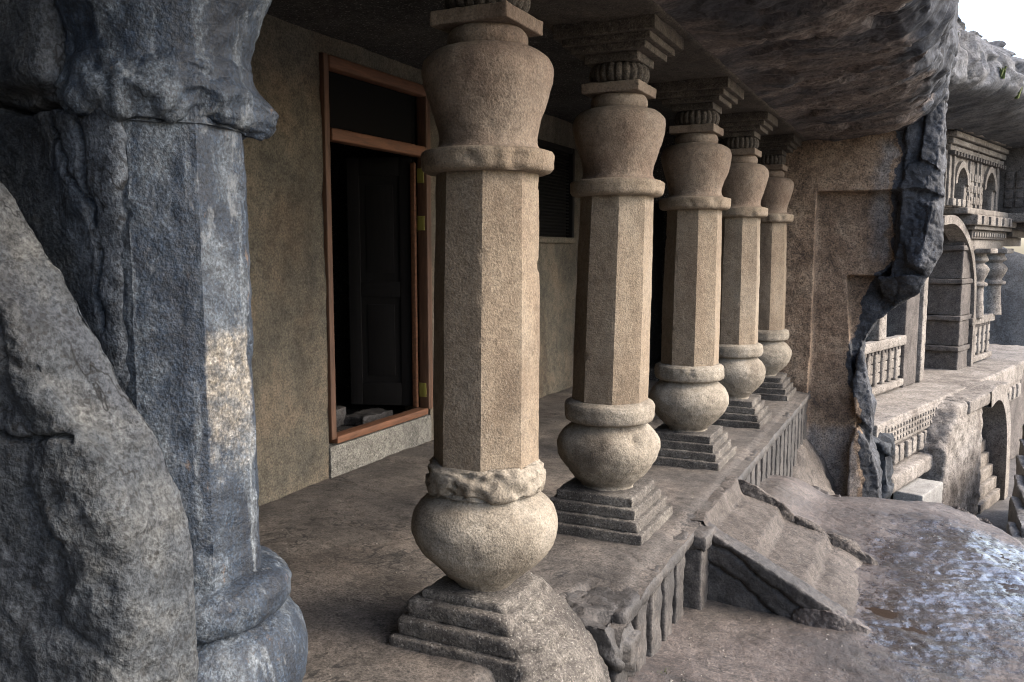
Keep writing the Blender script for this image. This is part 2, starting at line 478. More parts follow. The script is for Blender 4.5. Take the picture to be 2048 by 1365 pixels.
def court_mat():
    t = NT('court_rock')
    n1 = t.noise(1.3, 8, 0.62, None, 0.5)
    col = t.ramp(n1, [(0.33, (0.024, 0.018, 0.015)), (0.5, (0.062, 0.047, 0.039)), (0.68, (0.12, 0.098, 0.084))])
    gr = t.noise(0.8, 3, 0.6)
    col = t.mix(t.ramp(gr, [(0.5, 0.0), (0.7, 0.6)]), col, (0.06, 0.057, 0.043))
    wet = t.math('ADD', t.attr(), t.math('MULTIPLY', t.math('SUBTRACT', t.noise(7.0, 6, 0.75), 0.5), 1.5))
    wetm = t.ramp(wet, [(0.40, 0.0), (0.62, 1.0)])
    col = t.mix(t.math('MULTIPLY', wetm, 0.5), col, (0.03, 0.026, 0.024))
    g = t.noise(85, 3, 0.75); g2 = t.noise(22, 5, 0.7)
    col = t.mix(1.0, col, t.ramp(g, [(0.42, 0.5), (0.5, 1.0), (0.6, 1.0), (0.66, 1.5)]), 'MULTIPLY')
    col = t.mix(1.0, col, t.ramp(g2, [(0.32, 0.5), (0.58, 1.0)]), 'MULTIPLY')
    pm = t.math('ADD', t.voro(38, vec=t.map((1, 1.1, 1))), t.math('MULTIPLY', t.noise(7, 3, 0.6), 0.7))
    col = t.mix(t.math('MULTIPLY', t.ramp(pm, [(0.5, 1.0), (0.6, 0.0)]), 0.65), col, (0.012, 0.01, 0.009))
    ck = t.math('ABSOLUTE', t.math('SUBTRACT', t.noise(2.2, 5, 0.7, t.map((0.6, 1.5, 1)), 0.5), 0.5))
    col = t.mix(t.ramp(ck, [(0.004, 0.7), (0.014, 0.0)]), col, (0.015, 0.012, 0.01))
    rough = t.ramp(wetm, [(0.0, 0.68), (0.5, 0.34), (1.0, 0.09)])
    h = t.math('ADD', t.math('MULTIPLY', t.noise(70, 3, 0.7), 0.6), t.noise(18, 5, 0.68))
    nb = t.bump(h, 0.6, 0.012)
    bn = nb.node
    t.l(t.ramp(wetm, [(0.0, 0.7), (1.0, 0.5)]), bn.inputs['Strength'])
    film = t.math('ADD', t.attr(), t.math('MULTIPLY', t.math('SUBTRACT', t.noise(17.0, 5, 0.72), 0.5), 1.4))
    t.l(t.ramp(film, [(0.5, 0.0), (0.75, 0.75)]), t.b.inputs['Coat Weight'])
    t.b.inputs['Coat Roughness'].default_value = 0.06
    t.b.inputs['Coat IOR'].default_value = 1.5
    t.l(t.bump(t.noise(26, 3, 0.6), 0.35, 0.008), t.b.inputs['Coat Normal'])
    return t.finish(col, rough, nb, 0.6)
M['court'] = court_mat()

def simple(name, col, rough=0.6, spec=0.4, metal=0.0, grain=0.0, vec=None):
    t = NT(name)
    c = col
    if grain:
        n = t.noise(1.0, 5, 0.6, t.map(vec or (60, 60, 4)), 0.4)
        c = t.ramp(n, [(0.3, tuple(x * (1 - grain) for x in col)), (0.7, tuple(min(1, x * (1 + grain)) for x in col))])
    t.b.inputs['Metallic'].default_value = metal
    nb = t.bump(t.noise(90, 4, 0.6), 0.15, 0.004)
    return t.finish(c, rough, nb, spec)
M['wood'] = simple('door_wood', (0.1, 0.042, 0.019), 0.7, 0.4, 0, 0.4, (40, 5, 40))
M['woodv'] = simple('jamb_wood', (0.07, 0.034, 0.018), 0.7, 0.4, 0, 0.4, (50, 50, 4))
M['leaf'] = simple('door_leaf_wood', (0.0035, 0.0028, 0.0025), 0.8, 0.2, 0, 0.35, (50, 50, 4))
M['brass'] = simple('hinge_brass', (0.17, 0.15, 0.03), 0.55, 0.5, 0.0, 0.2)
M['mesh'] = simple('dark_slat', (0.004, 0.0038, 0.0035), 0.9, 0.1)
M['grass'] = simple('grass_blade', (0.1, 0.12, 0.04), 0.7, 0.3, 0, 0.3)
M['mud'] = simple('muddy_water', (0.03, 0.022, 0.017), 0.04, 0.5)
M['pebble'] = stone('pebble_stone', (0.06, 0.055, 0.05), (0.12, 0.105, 0.095), (0.22, 0.2, 0.18), 9.0, 120, rough=0.45, spec=0.45)
M['grit'] = stone('grit_stone', (0.1, 0.09, 0.08), (0.22, 0.2, 0.17), (0.4, 0.38, 0.34), 20.0, 120, pit=0)
M['hill'] = stone('hill_rock', (0.02, 0.023, 0.028), (0.045, 0.05, 0.057), (0.085, 0.09, 0.095), 0.7, 30, speck=0)
M['lower'] = stone('lower_rock', (0.06, 0.055, 0.05), (0.12, 0.11, 0.1), (0.22, 0.2, 0.18), 0.9, 40, rough=0.6, spec=0.4)

# ------------------------------------------------------------------ ground and terrain
GX = -1.12      # outer face of the verandah plinth
CREST = [(-2.2, 7.2), (-1.04, 7.32), (-0.3, 7.45), (0.2, 7.55), (0.42, 7.35), (0.69, 6.75), (0.95, 6.0), (1.35, 4.6), (2.2, 2.5), (4.2, 0.5), (4.5, -4)]
COURT_POLY = CREST + [(-2.2, -4)]

def court_height(P):
    """P: (n,2) -> z of the rock-cut court, wetness"""
    X, Y = P[:, 0], P[:, 1]
    p3 = np.stack([X, Y, np.zeros_like(X)], -1)
    z = -0.46 + 0.07 * sstep(4.2, 3.2, Y) + 0.13 * sstep(-0.6, -1.0, X) * sstep(5.6, 6.3, Y)
    z = z + 0.02 * fbm(p3, 1.1, 3) + 0.0045 * fbm(p3, 7, 4, 0.6, off=4) + 0.0018 * fbm(p3, 26, 2, off=14) - 0.004 * sstep(0.06, 0.0, np.abs(fbm(p3 * np.array([0.6, 1.4, 1]), 1.6, 3, off=44)))
    wet = sstep(-0.55, 0.1, X + 0.12 * (Y - 4.6)) * sstep(1.15, 0.75, X) * sstep(7.4, 6.3, Y)
    wet = wet * (0.65 + 0.5 * fbm(p3, 0.9, 2, off=8))
    rough = sstep(0.25, 0.7, wet)
    z = z - 0.012 * rough + rough * (0.004 * fbm(p3, 9, 4, 0.6, off=2) + 0.0016 * fbm(p3, 30, 2, off=6))
    inside = in_poly(P, COURT_POLY)
    d = poly_dist(P, CREST) + 0.06 * fbm(p3, 2.0, 3, off=3)
    sd = np.where(inside, d, -d)
    z = z - 0.05 * sstep(0.5, 0.0, sd) - 1.5 * sstep(0.06, -0.5, sd)
    return z, wet

def heightfield(xs, ys, fn):
    A, B = np.meshgrid(xs, ys, indexing='ij')
    P = np.stack([A.ravel(), B.ravel()], -1)
    r = fn(P)
    z, at = r if isinstance(r, tuple) else (r, None)
    V = np.stack([P[:, 0], P[:, 1], z], -1)
    return V, grid_faces(len(xs), len(ys))[:, ::-1], at

xs = np.concatenate([np.arange(-1.3, 1.15, 0.0125), np.arange(1.15, 4.6, 0.08)])
ys = np.concatenate([np.arange(-3.0, 2.4, 0.08), np.arange(2.4, 7.75, 0.0145), np.arange(7.75, 8.6, 0.05)])
V, F, at = heightfield(xs, ys, court_height)
obj('court_ground', mesh('court_ground', V, F, True, at), M['court'], kind='structure')

# muddy water standing in the hollows of the wet rock
xs = np.linspace(-0.5, 1.1, 60); ys = np.linspace(3.0, 6.9, 100)
def pud(P):
    p3 = np.stack([P[:, 0], P[:, 1], 0 * P[:, 0]], -1)
    return -0.4838 + 0.045 * sstep(4.2, 3.2, P[:, 1]) + 0.0 * P[:, 0]
V, F, _ = heightfield(xs, ys, pud)
ok_ = in_poly(V[:, :2], COURT_POLY) & (poly_dist(V[:, :2], CREST) > 0.3)
F = F[ok_[F].all(1)]
obj('puddle_water', mesh('puddle_water', V, F), M['mud'], kind='structure')

# lower ground reaching to the horizon
def low_h(P):
    p3 = np.stack([P[:, 0], P[:, 1], 0 * P[:, 0]], -1)
    r = np.hypot(P[:, 0], P[:, 1] - 8)
    z = -3.0 + 0.12 * fbm(p3, 0.5, 3)
    # rock ledges stepping down to the right, outward of the facade
    k = (P[:, 0] - 1.2) * 0.9 - (P[:, 1] - 13) * 0.25
    z = z - 0.0 * k
    z = z - np.clip(r - 25, 0, 400) * 0.12
    return z
g = np.concatenate([-np.geomspace(1500, 6, 34), np.linspace(-5, 5, 26), np.geomspace(6, 1500, 34)])
V, F, _ = heightfield(g, np.concatenate([-np.geomspace(1500, 6, 24), np.linspace(-5, 26, 60), np.geomspace(28, 1500, 30)]), low_h)
obj('lower_ground', mesh('lower_ground', V, F), M['lower'], kind='structure')

# the hill the caves are cut into: rock over and behind the rooms
def hill_sheet(sec_, ys_, off, amp):
    sp_ = resample(sec_, 0.35)
    A_, B_ = np.meshgrid(np.arange(len(sp_)), ys_, indexing='ij')
    V_ = np.stack([np.array([p[0] for p in sp_])[A_.ravel()], B_.ravel(), np.array([p[1] for p in sp_])[A_.ravel()]], -1)
    V_ = V_ + np.stack([fbm(V_, 0.5, 3, off=off), 0 * V_[:, 0], fbm(V_, 0.5, 3, off=off + 5)], -1) * amp
    return V_, grid_faces(len(sp_), len(ys_))
V, F = hill_sheet([(-1.5, 7.5), (-4, 9), (-8, 10), (-8, -3)], np.arange(-9, 13, 0.5), 3, 0.2)
obj('hill_terrain', mesh('hill_terrain', V, F), M['cliff'], kind='structure')
th = np.linspace(0, 1, 60)  # unseen rock spur added behind the viewer to block light from that side
px_ = np.interp(th, [0, 0.3, 0.5, 0.7, 1], [-2.7, -2.6, -1.4, 0.8, 4.5]); py_ = np.interp(th, [0, 0.3, 0.5, 0.7, 1], [1.1, -2.0, -3.6, -4.4, -5.5])
zz_ = np.linspace(-2.5, 4.6, 50)
A, B = np.meshgrid(np.arange(60), zz_, indexing='ij')
V = np.stack([px_[A.ravel()], py_[A.ravel()], B.ravel()], -1)
V[:, 0] += -0.12 * (V[:, 2] - 2) + 0.25 * fbm(V, 0.7, 4); V[:, 1] += -0.15 * (V[:, 2] - 2) * th[A.ravel()] + 0.25 * fbm(V, 0.7, 4, off=4)
obj('light_blocking_spur', mesh('light_blocking_spur', V, grid_faces(60, 50)), M['cliff'], kind='structure')

# ------------------------------------------------------------------ verandah floor and its plinth front
def floor_h(P):
    X, Y = P[:, 0], P[:, 1]
    p3 = np.stack([X, Y, 0 * X], -1)
    z = 0.012 * fbm(p3, 1.3, 4, off=1) + 0.004 * fbm(p3, 9, 3, off=2) - 0.006 * sstep(0.05, 0.0, np.abs(fbm(p3, 1.1, 2, off=12)))
    # worn corner by the nearest pillar, sloping to the court
    edge = np.where(Y < 3.28, sstep(-1.42, -1.0, X + 0.04 * fbm(p3, 3, 2)), 0)
    drop = edge * sstep(3.30, 3.12, Y + 0.03 * fbm(p3, 7, 2, off=5))
    z = z - 0.47 * drop ** 1.2
    z = z - 0.015 * sstep(-1.2, GX, X)
    # fractured slab corner
    z = z - 0.05 * sstep(3.6, 3.35, Y) * sstep(-1.36, -1.3, X)
    return z
xs = np.concatenate([np.arange(-5.4, -3.4, 0.1), np.arange(-3.4, -1.5, 0.03), np.arange(-1.5, GX + 0.005, 0.014)])
ys = np.concatenate([np.arange(1.0, 2.2, 0.06), np.arange(2.2, 5.0, 0.018), np.arange(5.0, 9.9, 0.04)])
V, F, _ = heightfield(xs, ys, floor_h)
V[:, 0] = np.where(V[:, 0] > GX - 0.01, GX + 0.045 + 0.006 * fbm(V, 5, 3), V[:, 0])
obj('verandah_floor', mesh('verandah_floor', V, F), M['floor'], kind='structure')
# worn slope below the floor beside the nearest pillar
def slope_h(P):
    X, Y = P[:, 0], P[:, 1]
    p3 = np.stack([X, Y, 0 * X], -1)
    return -0.43 - 0.3 * sstep(-1.0, -0.8, X) + 0.02 * fbm(p3, 3, 3) + 0.1 * sstep(-1.0, -1.2, X)

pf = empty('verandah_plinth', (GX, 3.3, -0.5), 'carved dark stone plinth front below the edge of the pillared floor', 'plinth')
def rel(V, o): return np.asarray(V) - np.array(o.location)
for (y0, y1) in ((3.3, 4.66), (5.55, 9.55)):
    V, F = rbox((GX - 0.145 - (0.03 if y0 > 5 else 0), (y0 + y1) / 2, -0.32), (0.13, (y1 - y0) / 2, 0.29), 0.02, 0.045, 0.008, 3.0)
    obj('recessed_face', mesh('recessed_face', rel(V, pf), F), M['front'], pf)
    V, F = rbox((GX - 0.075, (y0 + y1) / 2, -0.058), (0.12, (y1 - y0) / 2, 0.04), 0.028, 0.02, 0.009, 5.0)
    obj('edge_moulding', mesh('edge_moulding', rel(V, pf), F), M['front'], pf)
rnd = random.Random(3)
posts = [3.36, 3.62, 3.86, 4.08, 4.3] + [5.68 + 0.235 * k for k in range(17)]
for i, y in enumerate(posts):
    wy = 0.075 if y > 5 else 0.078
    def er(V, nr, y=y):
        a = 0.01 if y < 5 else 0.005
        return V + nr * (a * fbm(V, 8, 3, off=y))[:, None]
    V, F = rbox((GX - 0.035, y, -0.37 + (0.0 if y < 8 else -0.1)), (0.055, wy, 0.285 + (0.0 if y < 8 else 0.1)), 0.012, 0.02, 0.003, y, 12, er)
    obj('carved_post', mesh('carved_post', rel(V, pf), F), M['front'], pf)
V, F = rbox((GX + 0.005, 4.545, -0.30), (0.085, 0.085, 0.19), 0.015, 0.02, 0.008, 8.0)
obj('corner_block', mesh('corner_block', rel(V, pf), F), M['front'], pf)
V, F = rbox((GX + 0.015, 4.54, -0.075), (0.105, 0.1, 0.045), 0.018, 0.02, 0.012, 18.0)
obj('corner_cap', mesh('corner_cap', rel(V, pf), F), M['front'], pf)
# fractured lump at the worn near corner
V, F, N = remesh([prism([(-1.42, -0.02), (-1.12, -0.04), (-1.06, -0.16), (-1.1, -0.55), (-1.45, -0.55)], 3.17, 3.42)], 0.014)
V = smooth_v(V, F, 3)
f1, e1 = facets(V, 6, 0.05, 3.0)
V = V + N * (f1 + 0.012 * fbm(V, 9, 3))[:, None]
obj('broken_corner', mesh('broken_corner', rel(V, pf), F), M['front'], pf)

# ------------------------------------------------------------------ back wall with openings, ceiling, cell behind the door
WX = -3.5
bw = empty('back_wall', (WX, 5.5, 0), 'long rough plastered rock wall behind the pillars, with a wooden doorway', 'wall')
D0, D1, DZ0, DZ1 = 4.42, 5.70, 0.255, 2.74       # door opening
N0, N1, NZ0, NZ1 = 7.55, 8.62, 1.64, 2.58        # window opening
def wall_piece(name, y0, y1, z0, z1, seed):
    ny = max(2, int((y1 - y0) / 0.03)); nz = max(2, int((z1 - z0) / 0.03))
    A, B = np.meshgrid(np.linspace(y0, y1, ny + 1), np.linspace(z0, z1, nz + 1), indexing='ij')
    V = np.stack([np.full(A.size, WX), A.ravel(), B.ravel()], -1)
    V[:, 0] += 0.012 * fbm(V, 1.6, 3, off=1) + 0.006 * fbm(V, 11, 3, off=2)
    return V, grid_faces(ny + 1, nz + 1)[:, ::-1]
for nm, a in (('wall_face', (1.2, D0, -0.05, 3.0)), ('wall_face', (D0, D1, DZ1, 3.0)), ('wall_face', (D1, N0, -0.05, 3.0)), ('wall_face', (N0, N1, -0.05, NZ0)),
              ('wall_face', (N0, N1, NZ1, 3.0)), ('wall_face', (N1, 10.0, -0.05, 3.0))):
    V, F = wall_piece(nm, *a, 0)
    obj(nm, mesh(nm, rel(V, bw), F), M['wall'], bw)
V, F = rbox((WX - 0.02, (D0 + D1) / 2, 0.1), (0.03, (D1 - D0) / 2 - 0.004, 0.105), 0.006, 0.03, 0.004, 2)
obj('threshold_step', mesh('threshold_step', rel(V, bw), F), M['sill'], bw)
V, F = rbox((WX - 0.1, (D0 + D1) / 2, 0.105), (0.06, (D1 - D0) / 2, 0.105), 0.006, 0.05, 0.002, 3)
obj('threshold_core', mesh('threshold_core', rel(V, bw), F), M['sill'], bw)

def flat_box(c, h):
    return rbox(c, h, min(h) * 0.25, 0.5, 0)
# the cell behind: floor, walls and roof
cell_e = empty('dark_cell', (WX - 1.2, 5.2, 0.1), 'unlit rock cell seen through the open doorway', 'room')
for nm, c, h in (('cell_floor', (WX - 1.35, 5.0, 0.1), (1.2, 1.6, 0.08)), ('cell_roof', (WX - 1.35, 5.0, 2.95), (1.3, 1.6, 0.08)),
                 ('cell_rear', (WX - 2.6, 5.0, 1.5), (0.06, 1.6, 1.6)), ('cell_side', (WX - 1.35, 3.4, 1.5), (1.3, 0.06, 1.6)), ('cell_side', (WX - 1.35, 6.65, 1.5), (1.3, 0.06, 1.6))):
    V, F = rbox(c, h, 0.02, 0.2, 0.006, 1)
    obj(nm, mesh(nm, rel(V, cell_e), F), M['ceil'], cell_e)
for nm, c, h in (('reveal', (WX - 0.13, D0 - 0.05, 1.5), (0.12, 0.045, 1.35)), ('reveal', (WX - 0.13, D1 + 0.05, 1.5), (0.12, 0.045, 1.35)), ('reveal', (WX - 0.13, (D0 + D1) / 2, DZ1 + 0.06), (0.12, 0.7, 0.05))):
    V, F = rbox(c, h, 0.01, 0.1, 0.003, 1)
    obj(nm, mesh(nm, rel(V, bw), F), M['wall'], bw)
# loose stones on the cell floor
for k, (x, y, sx, sy, sz) in enumerate(((-3.98, 5.12, .05, .07, .07), (-3.86, 5.36, .1, .2, .035))):
    V, F = rbox((0, 0, sz), (sx, sy, sz), 0.012, 0.02, 0.012, k * 3.3)
    obj('stone', mesh('stone', V, F), M['front'], None, (x, y, 0.178), ['small pointed grey stone on the cell floor', 'low flat grey stone slab behind the door sill'][k], 'stone')

# wooden door
door = empty('wooden_door', (WX, (D0 + D1) / 2, DZ0 - 0.04), 'brown wooden door frame with open leaf and dark slatted transom', 'door')
def part(nm, c, h, mat, par, bev=None, root=None, amp=0.001, res=0.06):
    V, F = rbox(c, h, bev or min(h) * 0.3, res, amp, c[1])
    r = Vector((0, 0, 0)); p = par
    while p is not None:
        r += p.location; p = p.parent
    return obj(nm, mesh(nm, V - np.array(r), F), mat, par)
fx = WX + 0.012
part('jamb', (fx - 0.03, D0 + 0.026, (DZ0 + DZ1) / 2), (0.045, 0.026, (DZ1 - DZ0) / 2 - 0.001), M['woodv'], door)
part('jamb', (fx - 0.03, D1 - 0.032, (DZ0 + DZ1) / 2), (0.045, 0.032, (DZ1 - DZ0) / 2 - 0.001), M['woodv'], door)
part('lintel', (fx - 0.028, (D0 + D1) / 2, DZ1 - 0.042), (0.046, (D1 - D0) / 2 - 0.058, 0.04), M['wood'], door)
part('transom_bar', (fx - 0.026, (D0 + D1) / 2, 2.245), (0.046, (D1 - D0) / 2 - 0.065, 0.04), M['wood'], door)
part('sill_board', (fx - 0.04, (D0 + D1) / 2, DZ0 - 0.012), (0.05, (D1 - D0) / 2 - 0.066, 0.025), M['wood'], door)
part('transom_board', (fx - 0.1, (D0 + D1) / 2, 2.475), (0.012, (D1 - D0) / 2 - 0.055, 0.19), M['mesh'], door, 0.003)
# leaf swung into the cell, hinged on the far jamb
LW = 0.52
V, F = rbox((-0.02, -LW / 2, 1.0), (0.007, LW / 2 - 0.005, 0.96), 0.003, 0.2, 0.0006, 2)
lf = obj('door_leaf', mesh('door_leaf', V, F), M['leaf'], door)
lf.location = (-0.11, D1 - 0.07 - (D0 + D1) / 2, 0.03)
lf.rotation_euler = (0, 0, radians(-72))
def leaf_part(nm, c, h, mat):
    V, F = rbox(c, h, min(h) * 0.25, 0.2, 0.0008, c[0])
    return obj(nm, mesh(nm, V, F), mat, lf)
leaf_part('stile', (-0.045 * 0 - 0.02, -0.05, 1.0), (0.02, 0.05, 0.97), M['leaf'])
leaf_part('stile', (-0.02, -LW + 0.05, 1.0), (0.02, 0.05, 0.97), M['leaf'])
for z, hh in ((0.12, 0.09), (0.95, 0.06), (1.9, 0.07)):
    leaf_part('rail', (-0.02, -LW / 2, z), (0.0195, LW / 2 - 0.1, hh), M['leaf'])
for z, hh in ((0.55, 0.28), (1.42, 0.34)):
    leaf_part('panel', (-0.02, -LW / 2, z), (0.013, LW / 2 - 0.15, hh), M['leaf'])
for z in (0.36, 1.66, 2.02):
    part('hinge', (fx - 0.04, D1 - 0.067, z + 0.05), (0.03, 0.0045, 0.055), M['brass'], door, 0.002)
# loose edge strip of the leaf by the hinges
part('leaf_edge', (fx - 0.1, D1 - 0.08, 1.22), (0.02, 0.014, 0.95), M['wood'], door)

# barred window
win = empty('slatted_window', (WX, (N0 + N1) / 2, NZ0), 'dark slatted window in a wooden frame on the rock wall, behind second pillar', 'window')
part('frame_side', (WX + 0.008, N0 + 0.03, (NZ0 + NZ1) / 2), (0.04, 0.03, (NZ1 - NZ0) / 2), M['woodv'], win)
part('frame_side', (WX + 0.008, N1 - 0.03, (NZ0 + NZ1) / 2), (0.04, 0.03, (NZ1 - NZ0) / 2), M['leaf'], win)
part('frame_top', (WX + 0.008, (N0 + N1) / 2, NZ1 - 0.03), (0.039, (N1 - N0) / 2 - 0.061, 0.03), M['leaf'], win)
part('window_sill', (WX + 0.018, (N0 + N1) / 2, NZ0 - 0.035), (0.03, (N1 - N0) / 2 + 0.02, 0.028), M['wall'], win)
part('backing', (WX - 0.05, (N0 + N1) / 2, (NZ0 + NZ1) / 2), (0.02, (N1 - N0) / 2 + 0.2, (NZ1 - NZ0) / 2 + 0.2), M['mesh'], win)
for k in range(26):
    part('slat', (WX - 0.01, (N0 + N1) / 2, NZ0 + 0.03 + k * 0.0335), (0.012, (N1 - N0) / 2 - 0.061, 0.009), M['mesh'], win, 0.002)

# ceiling of the verandah
xs = np.arange(-3.7, -1.2, 0.06); ys = np.arange(0.9, 9.9, 0.06)
V, F, _ = heightfield(xs, ys, lambda P: 2.86 + 0.02 * fbm(np.stack([P[:, 0], P[:, 1], 0 * P[:, 0]], -1), 1.5, 4))
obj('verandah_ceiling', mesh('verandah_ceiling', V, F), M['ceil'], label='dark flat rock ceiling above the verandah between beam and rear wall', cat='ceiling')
V, F = rbox((-2.95, 1.86, 1.4), (0.95, 0.12, 1.55), 0.03, 0.12, 0.015, 4)
obj('side_wall', mesh('side_wall', V, F), M['wall'], label='rock side wall closing the verandah behind the dark pilaster', cat='wall')

# architrave over the pillars
V, F = rbox((-1.5, 5.4, 2.78), (0.31, 4.6, 0.15), 0.02, 0.06, 0.012, 6, 5)
obj('stone_beam', mesh('stone_beam', V, F), M['capital'], label='long dark stone beam resting on the pillar capitals', cat='beam')

# ------------------------------------------------------------------ pillars
def octa(V_segs, R):
    pass
def build_pillar(name, base, label, seed, lean=0.0, worn=False, tone=0.0):
    p = empty(name, (base[0], base[1], 0.0), label, 'pillar', 'vase-shaped pillars along the verandah')
    def sh(V):
        V = np.array(V, float)
        V[:, 0] += lean * (1 - np.clip(V[:, 2] / 2.0, 0, 1))
        return V
    def add(nm, VF, mat, attr=None, sharp=None):
        return obj(nm, mesh(nm, sh(VF[0]), VF[1], True, attr, sharp), mat, p)
    s = seed
    # stepped plinth
    steps = [(0.30, -0.03, 0.055), (0.272, 0.05, 0.11), (0.245, 0.105, 0.165), (0.215, 0.16, 0.215)]
    for k, (h, z0, z1) in enumerate(steps):
        if worn:
            h = [0.275, 0.25, 0.22, 0.18][k]; z0, z1 = [(-0.1, 0.035), (0.03, 0.1), (0.095, 0.165), (0.155, 0.2)][k]
        def er(V, nr, k=k, h=h):
            n = fbm(V + s, 7, 3)
            if worn:
                # the outward side is rubbed down to a smooth cone
                q = sstep(0.02, 0.2, V[:, 0] + 0.25 * V[:, 1] + 0.03 * n)
                rad = np.hypot(V[:, 0], V[:, 1])
                lim = 0.44 - 1.15 * V[:, 2] + 0.02 * n
                f = np.where(rad > lim, lim / np.maximum(rad, 1e-6), 1.0)
                f = 1 + (f - 1) * q
                V = V.copy(); V[:, 0] *= f; V[:, 1] *= f
                return V + nr * (0.007 * n)[:, None]
            c = np.maximum(np.abs(V[:, 0]), np.abs(V[:, 1])) + np.minimum(np.abs(V[:, 0]), np.abs(V[:, 1]))
            chip = 0.012 * sstep(1.7 * h, 1.98 * h, c) * sstep(0.0, 0.5, n)
            return V + nr * (0.003 * n - chip)[:, None]
        V, F = rbox((0, 0, (z0 + z1) / 2), (h, h, (z1 - z0) / 2), 0.014 if worn else 0.009, 0.018, 0.003, s + k, 20, er)
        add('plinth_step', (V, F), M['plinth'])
    if worn:
        def wm(R_, T_, Z_):
            t_ = (T_ + pi) % (2 * pi) - pi
            m_ = sstep(-1.05, -0.75, t_) * sstep(1.5, 0.9, t_)
            return R_ * m_ + 0.1 * (1 - m_)
        def wd(V, nr):
            return V + nr * (0.016 * fbm(V + 3, 5, 4) + 0.009 * fbm(V, 20, 3, 0.6) - 0.02 * sstep(0.08, 0.0, np.abs(fbm(V + 5, 4, 2))) + 0.012 * np.sin(V[:, 2] * 105) * sstep(0.35, -0.2, np.arctan2(V[:, 1], V[:, 0])) * sstep(-0.12, 0.0, V[:, 2]))[:, None]
        add('worn_slope', lathe([(0.19, 0.13), (0.17, 0.21), (0.09, 0.33), (-0.03, 0.42), (-0.2, 0.5), (-0.5, 0.62)], 110, 0.004, 3, wm, wd, 0.016), M['plinth'])
    # lower vase
    pr = smoothprof([(0.185, 0.19), (0.2, 0.155), (0.222, 0.14), (0.25, 0.165), (0.3, 0.214), (0.36, 0.258), (0.425, 0.28), (0.475, 0.275), (0.52, 0.25), (0.555, 0.212), (0.575, 0.19), (0.59, 0.185)])
    if worn:
        pr = smoothprof([(0.15, 0.19), (0.17, 0.14), (0.195, 0.118), (0.22, 0.135), (0.28, 0.197), (0.35, 0.258), (0.42, 0.287), (0.475, 0.285), (0.525, 0.256), (0.56, 0.21), (0.58, 0.19), (0.59, 0.185)])
    def vd(V, nr):
        n = fbm(V + s, 4, 3); k = cell(V + s, 9)[2]
        hole = 0
        if not worn and seed == 20:
            hole = 0.03 * np.exp(-((V - np.array([0.21, -0.16, 0.5])) ** 2).sum(1) / 0.0012)
        return V + nr * (0.009 * n - hole - 0.004 * sstep(0.05, 0.0, np.abs(fbm(V + s, 3.2, 3, off=40))))[:, None]
    add('lower_vase', lathe(pr, 96, 0.004, s + 2, None, vd), M['pale'])
    # lower ring
    rp = [(0.575, 0.15), (0.578, 0.215), (0.59, 0.24), (0.61, 0.247), (0.66, 0.247), (0.68, 0.24), (0.695, 0.215), (0.697, 0.15)]
    def rd(V, nr):
        n = fbm(V + s, 8, 3)
        r = np.hypot(V[:, 0], V[:, 1])
        if worn:
            e = 0.028 * sstep(-0.1, 0.6, n) + 0.022 * sstep(0.2, 0.7, fbm(V + s, 16, 3, off=4)) + 0.012
            V = V - nr * (e * sstep(0.2, 0.23, r))[:, None]
            V[:, 2] -= 0.018 * sstep(0.2, 0.22, r) * fbm(V + s, 6, 2)
            return V
        return V - nr * (0.012 * sstep(0.25, 0.8, n))[:, None]
    add('lower_ring', lathe(rp, 120, 0.004, s + 4, None, rd, 0.009), M['pale'])
    # eight-sided shaft, tapering upward
    def oc(R, T, Z):
        a = (T + pi / 8) % (pi / 4) - pi / 8     # faces square to the axes
        return R * np.cos(pi / 8) / np.cos(a)
    def sd_(V, nr):
        n = fbm(V + s, 10, 3); T = np.arctan2(V[:, 1], V[:, 0])
        a = np.abs((T + pi / 8) % (pi / 4) - pi / 8)
        edge = sstep(pi / 8 - 0.1, pi / 8, a)
        chip = 0.008 * edge * sstep(0.45, 1.0, n) + 0.001 * edge
        return V + nr * (0.003 * fbm(V + s, 4, 2) - chip)[:, None]
    add('shaft', lathe([(0.69, 0.207), (1.25, 0.204), (1.79, 0.193)], 128, 0.0008, s + 6, oc, sd_, 0.014), M['shaft'], None, 24)
    # upper ring; each pillar has its own breaks
    rb = random.Random(int(s)); ca = rb.uniform(-1.9, 0.3); cb = rb.uniform(-2.2, 0.6)
    def chipat(V, a, dep, wid):
        T_ = np.arctan2(V[:, 1], V[:, 0]); q = np.exp(-(((T_ - a + pi) % (2 * pi) - pi) / wid) ** 2)
        return dep * q * (0.6 + 0.8 * fbm(V + s, 14, 2))
    up = [(1.782, 0.15), (1.783, 0.222), (1.79, 0.24), (1.803, 0.248), (1.85, 0.25), (1.86, 0.245), (1.866, 0.225), (1.874, 0.16)]
    def ud(V, nr):
        n = fbm(V + s, 7, 3, off=2)
        return V - nr * ((0.014 * sstep(0.35, 0.9, n) + chipat(V, ca, 0.022, 0.16) + chipat(V, cb, 0.014, 0.08)) * sstep(0.21, 0.24, np.hypot(V[:, 0], V[:, 1])))[:, None]
    add('upper_ring', lathe(up, 110, 0.003, s + 7, None, ud, 0.009), M['shaft'])
    # inverted vase
    uv = smoothprof([(1.862, 0.22), (1.872, 0.196), (1.892, 0.182), (1.925, 0.183), (1.965, 0.194), (2.02, 0.213), (2.08, 0.231), (2.135, 0.241), (2.175, 0.238), (2.205, 0.22), (2.225, 0.19), (2.236, 0.15)])
    add('upper_vase', lathe(uv, 96, 0.0035, s + 8, None, lambda V, nr: V + nr * (0.004 * fbm(V + s, 5, 3))[:, None]), M['red'])
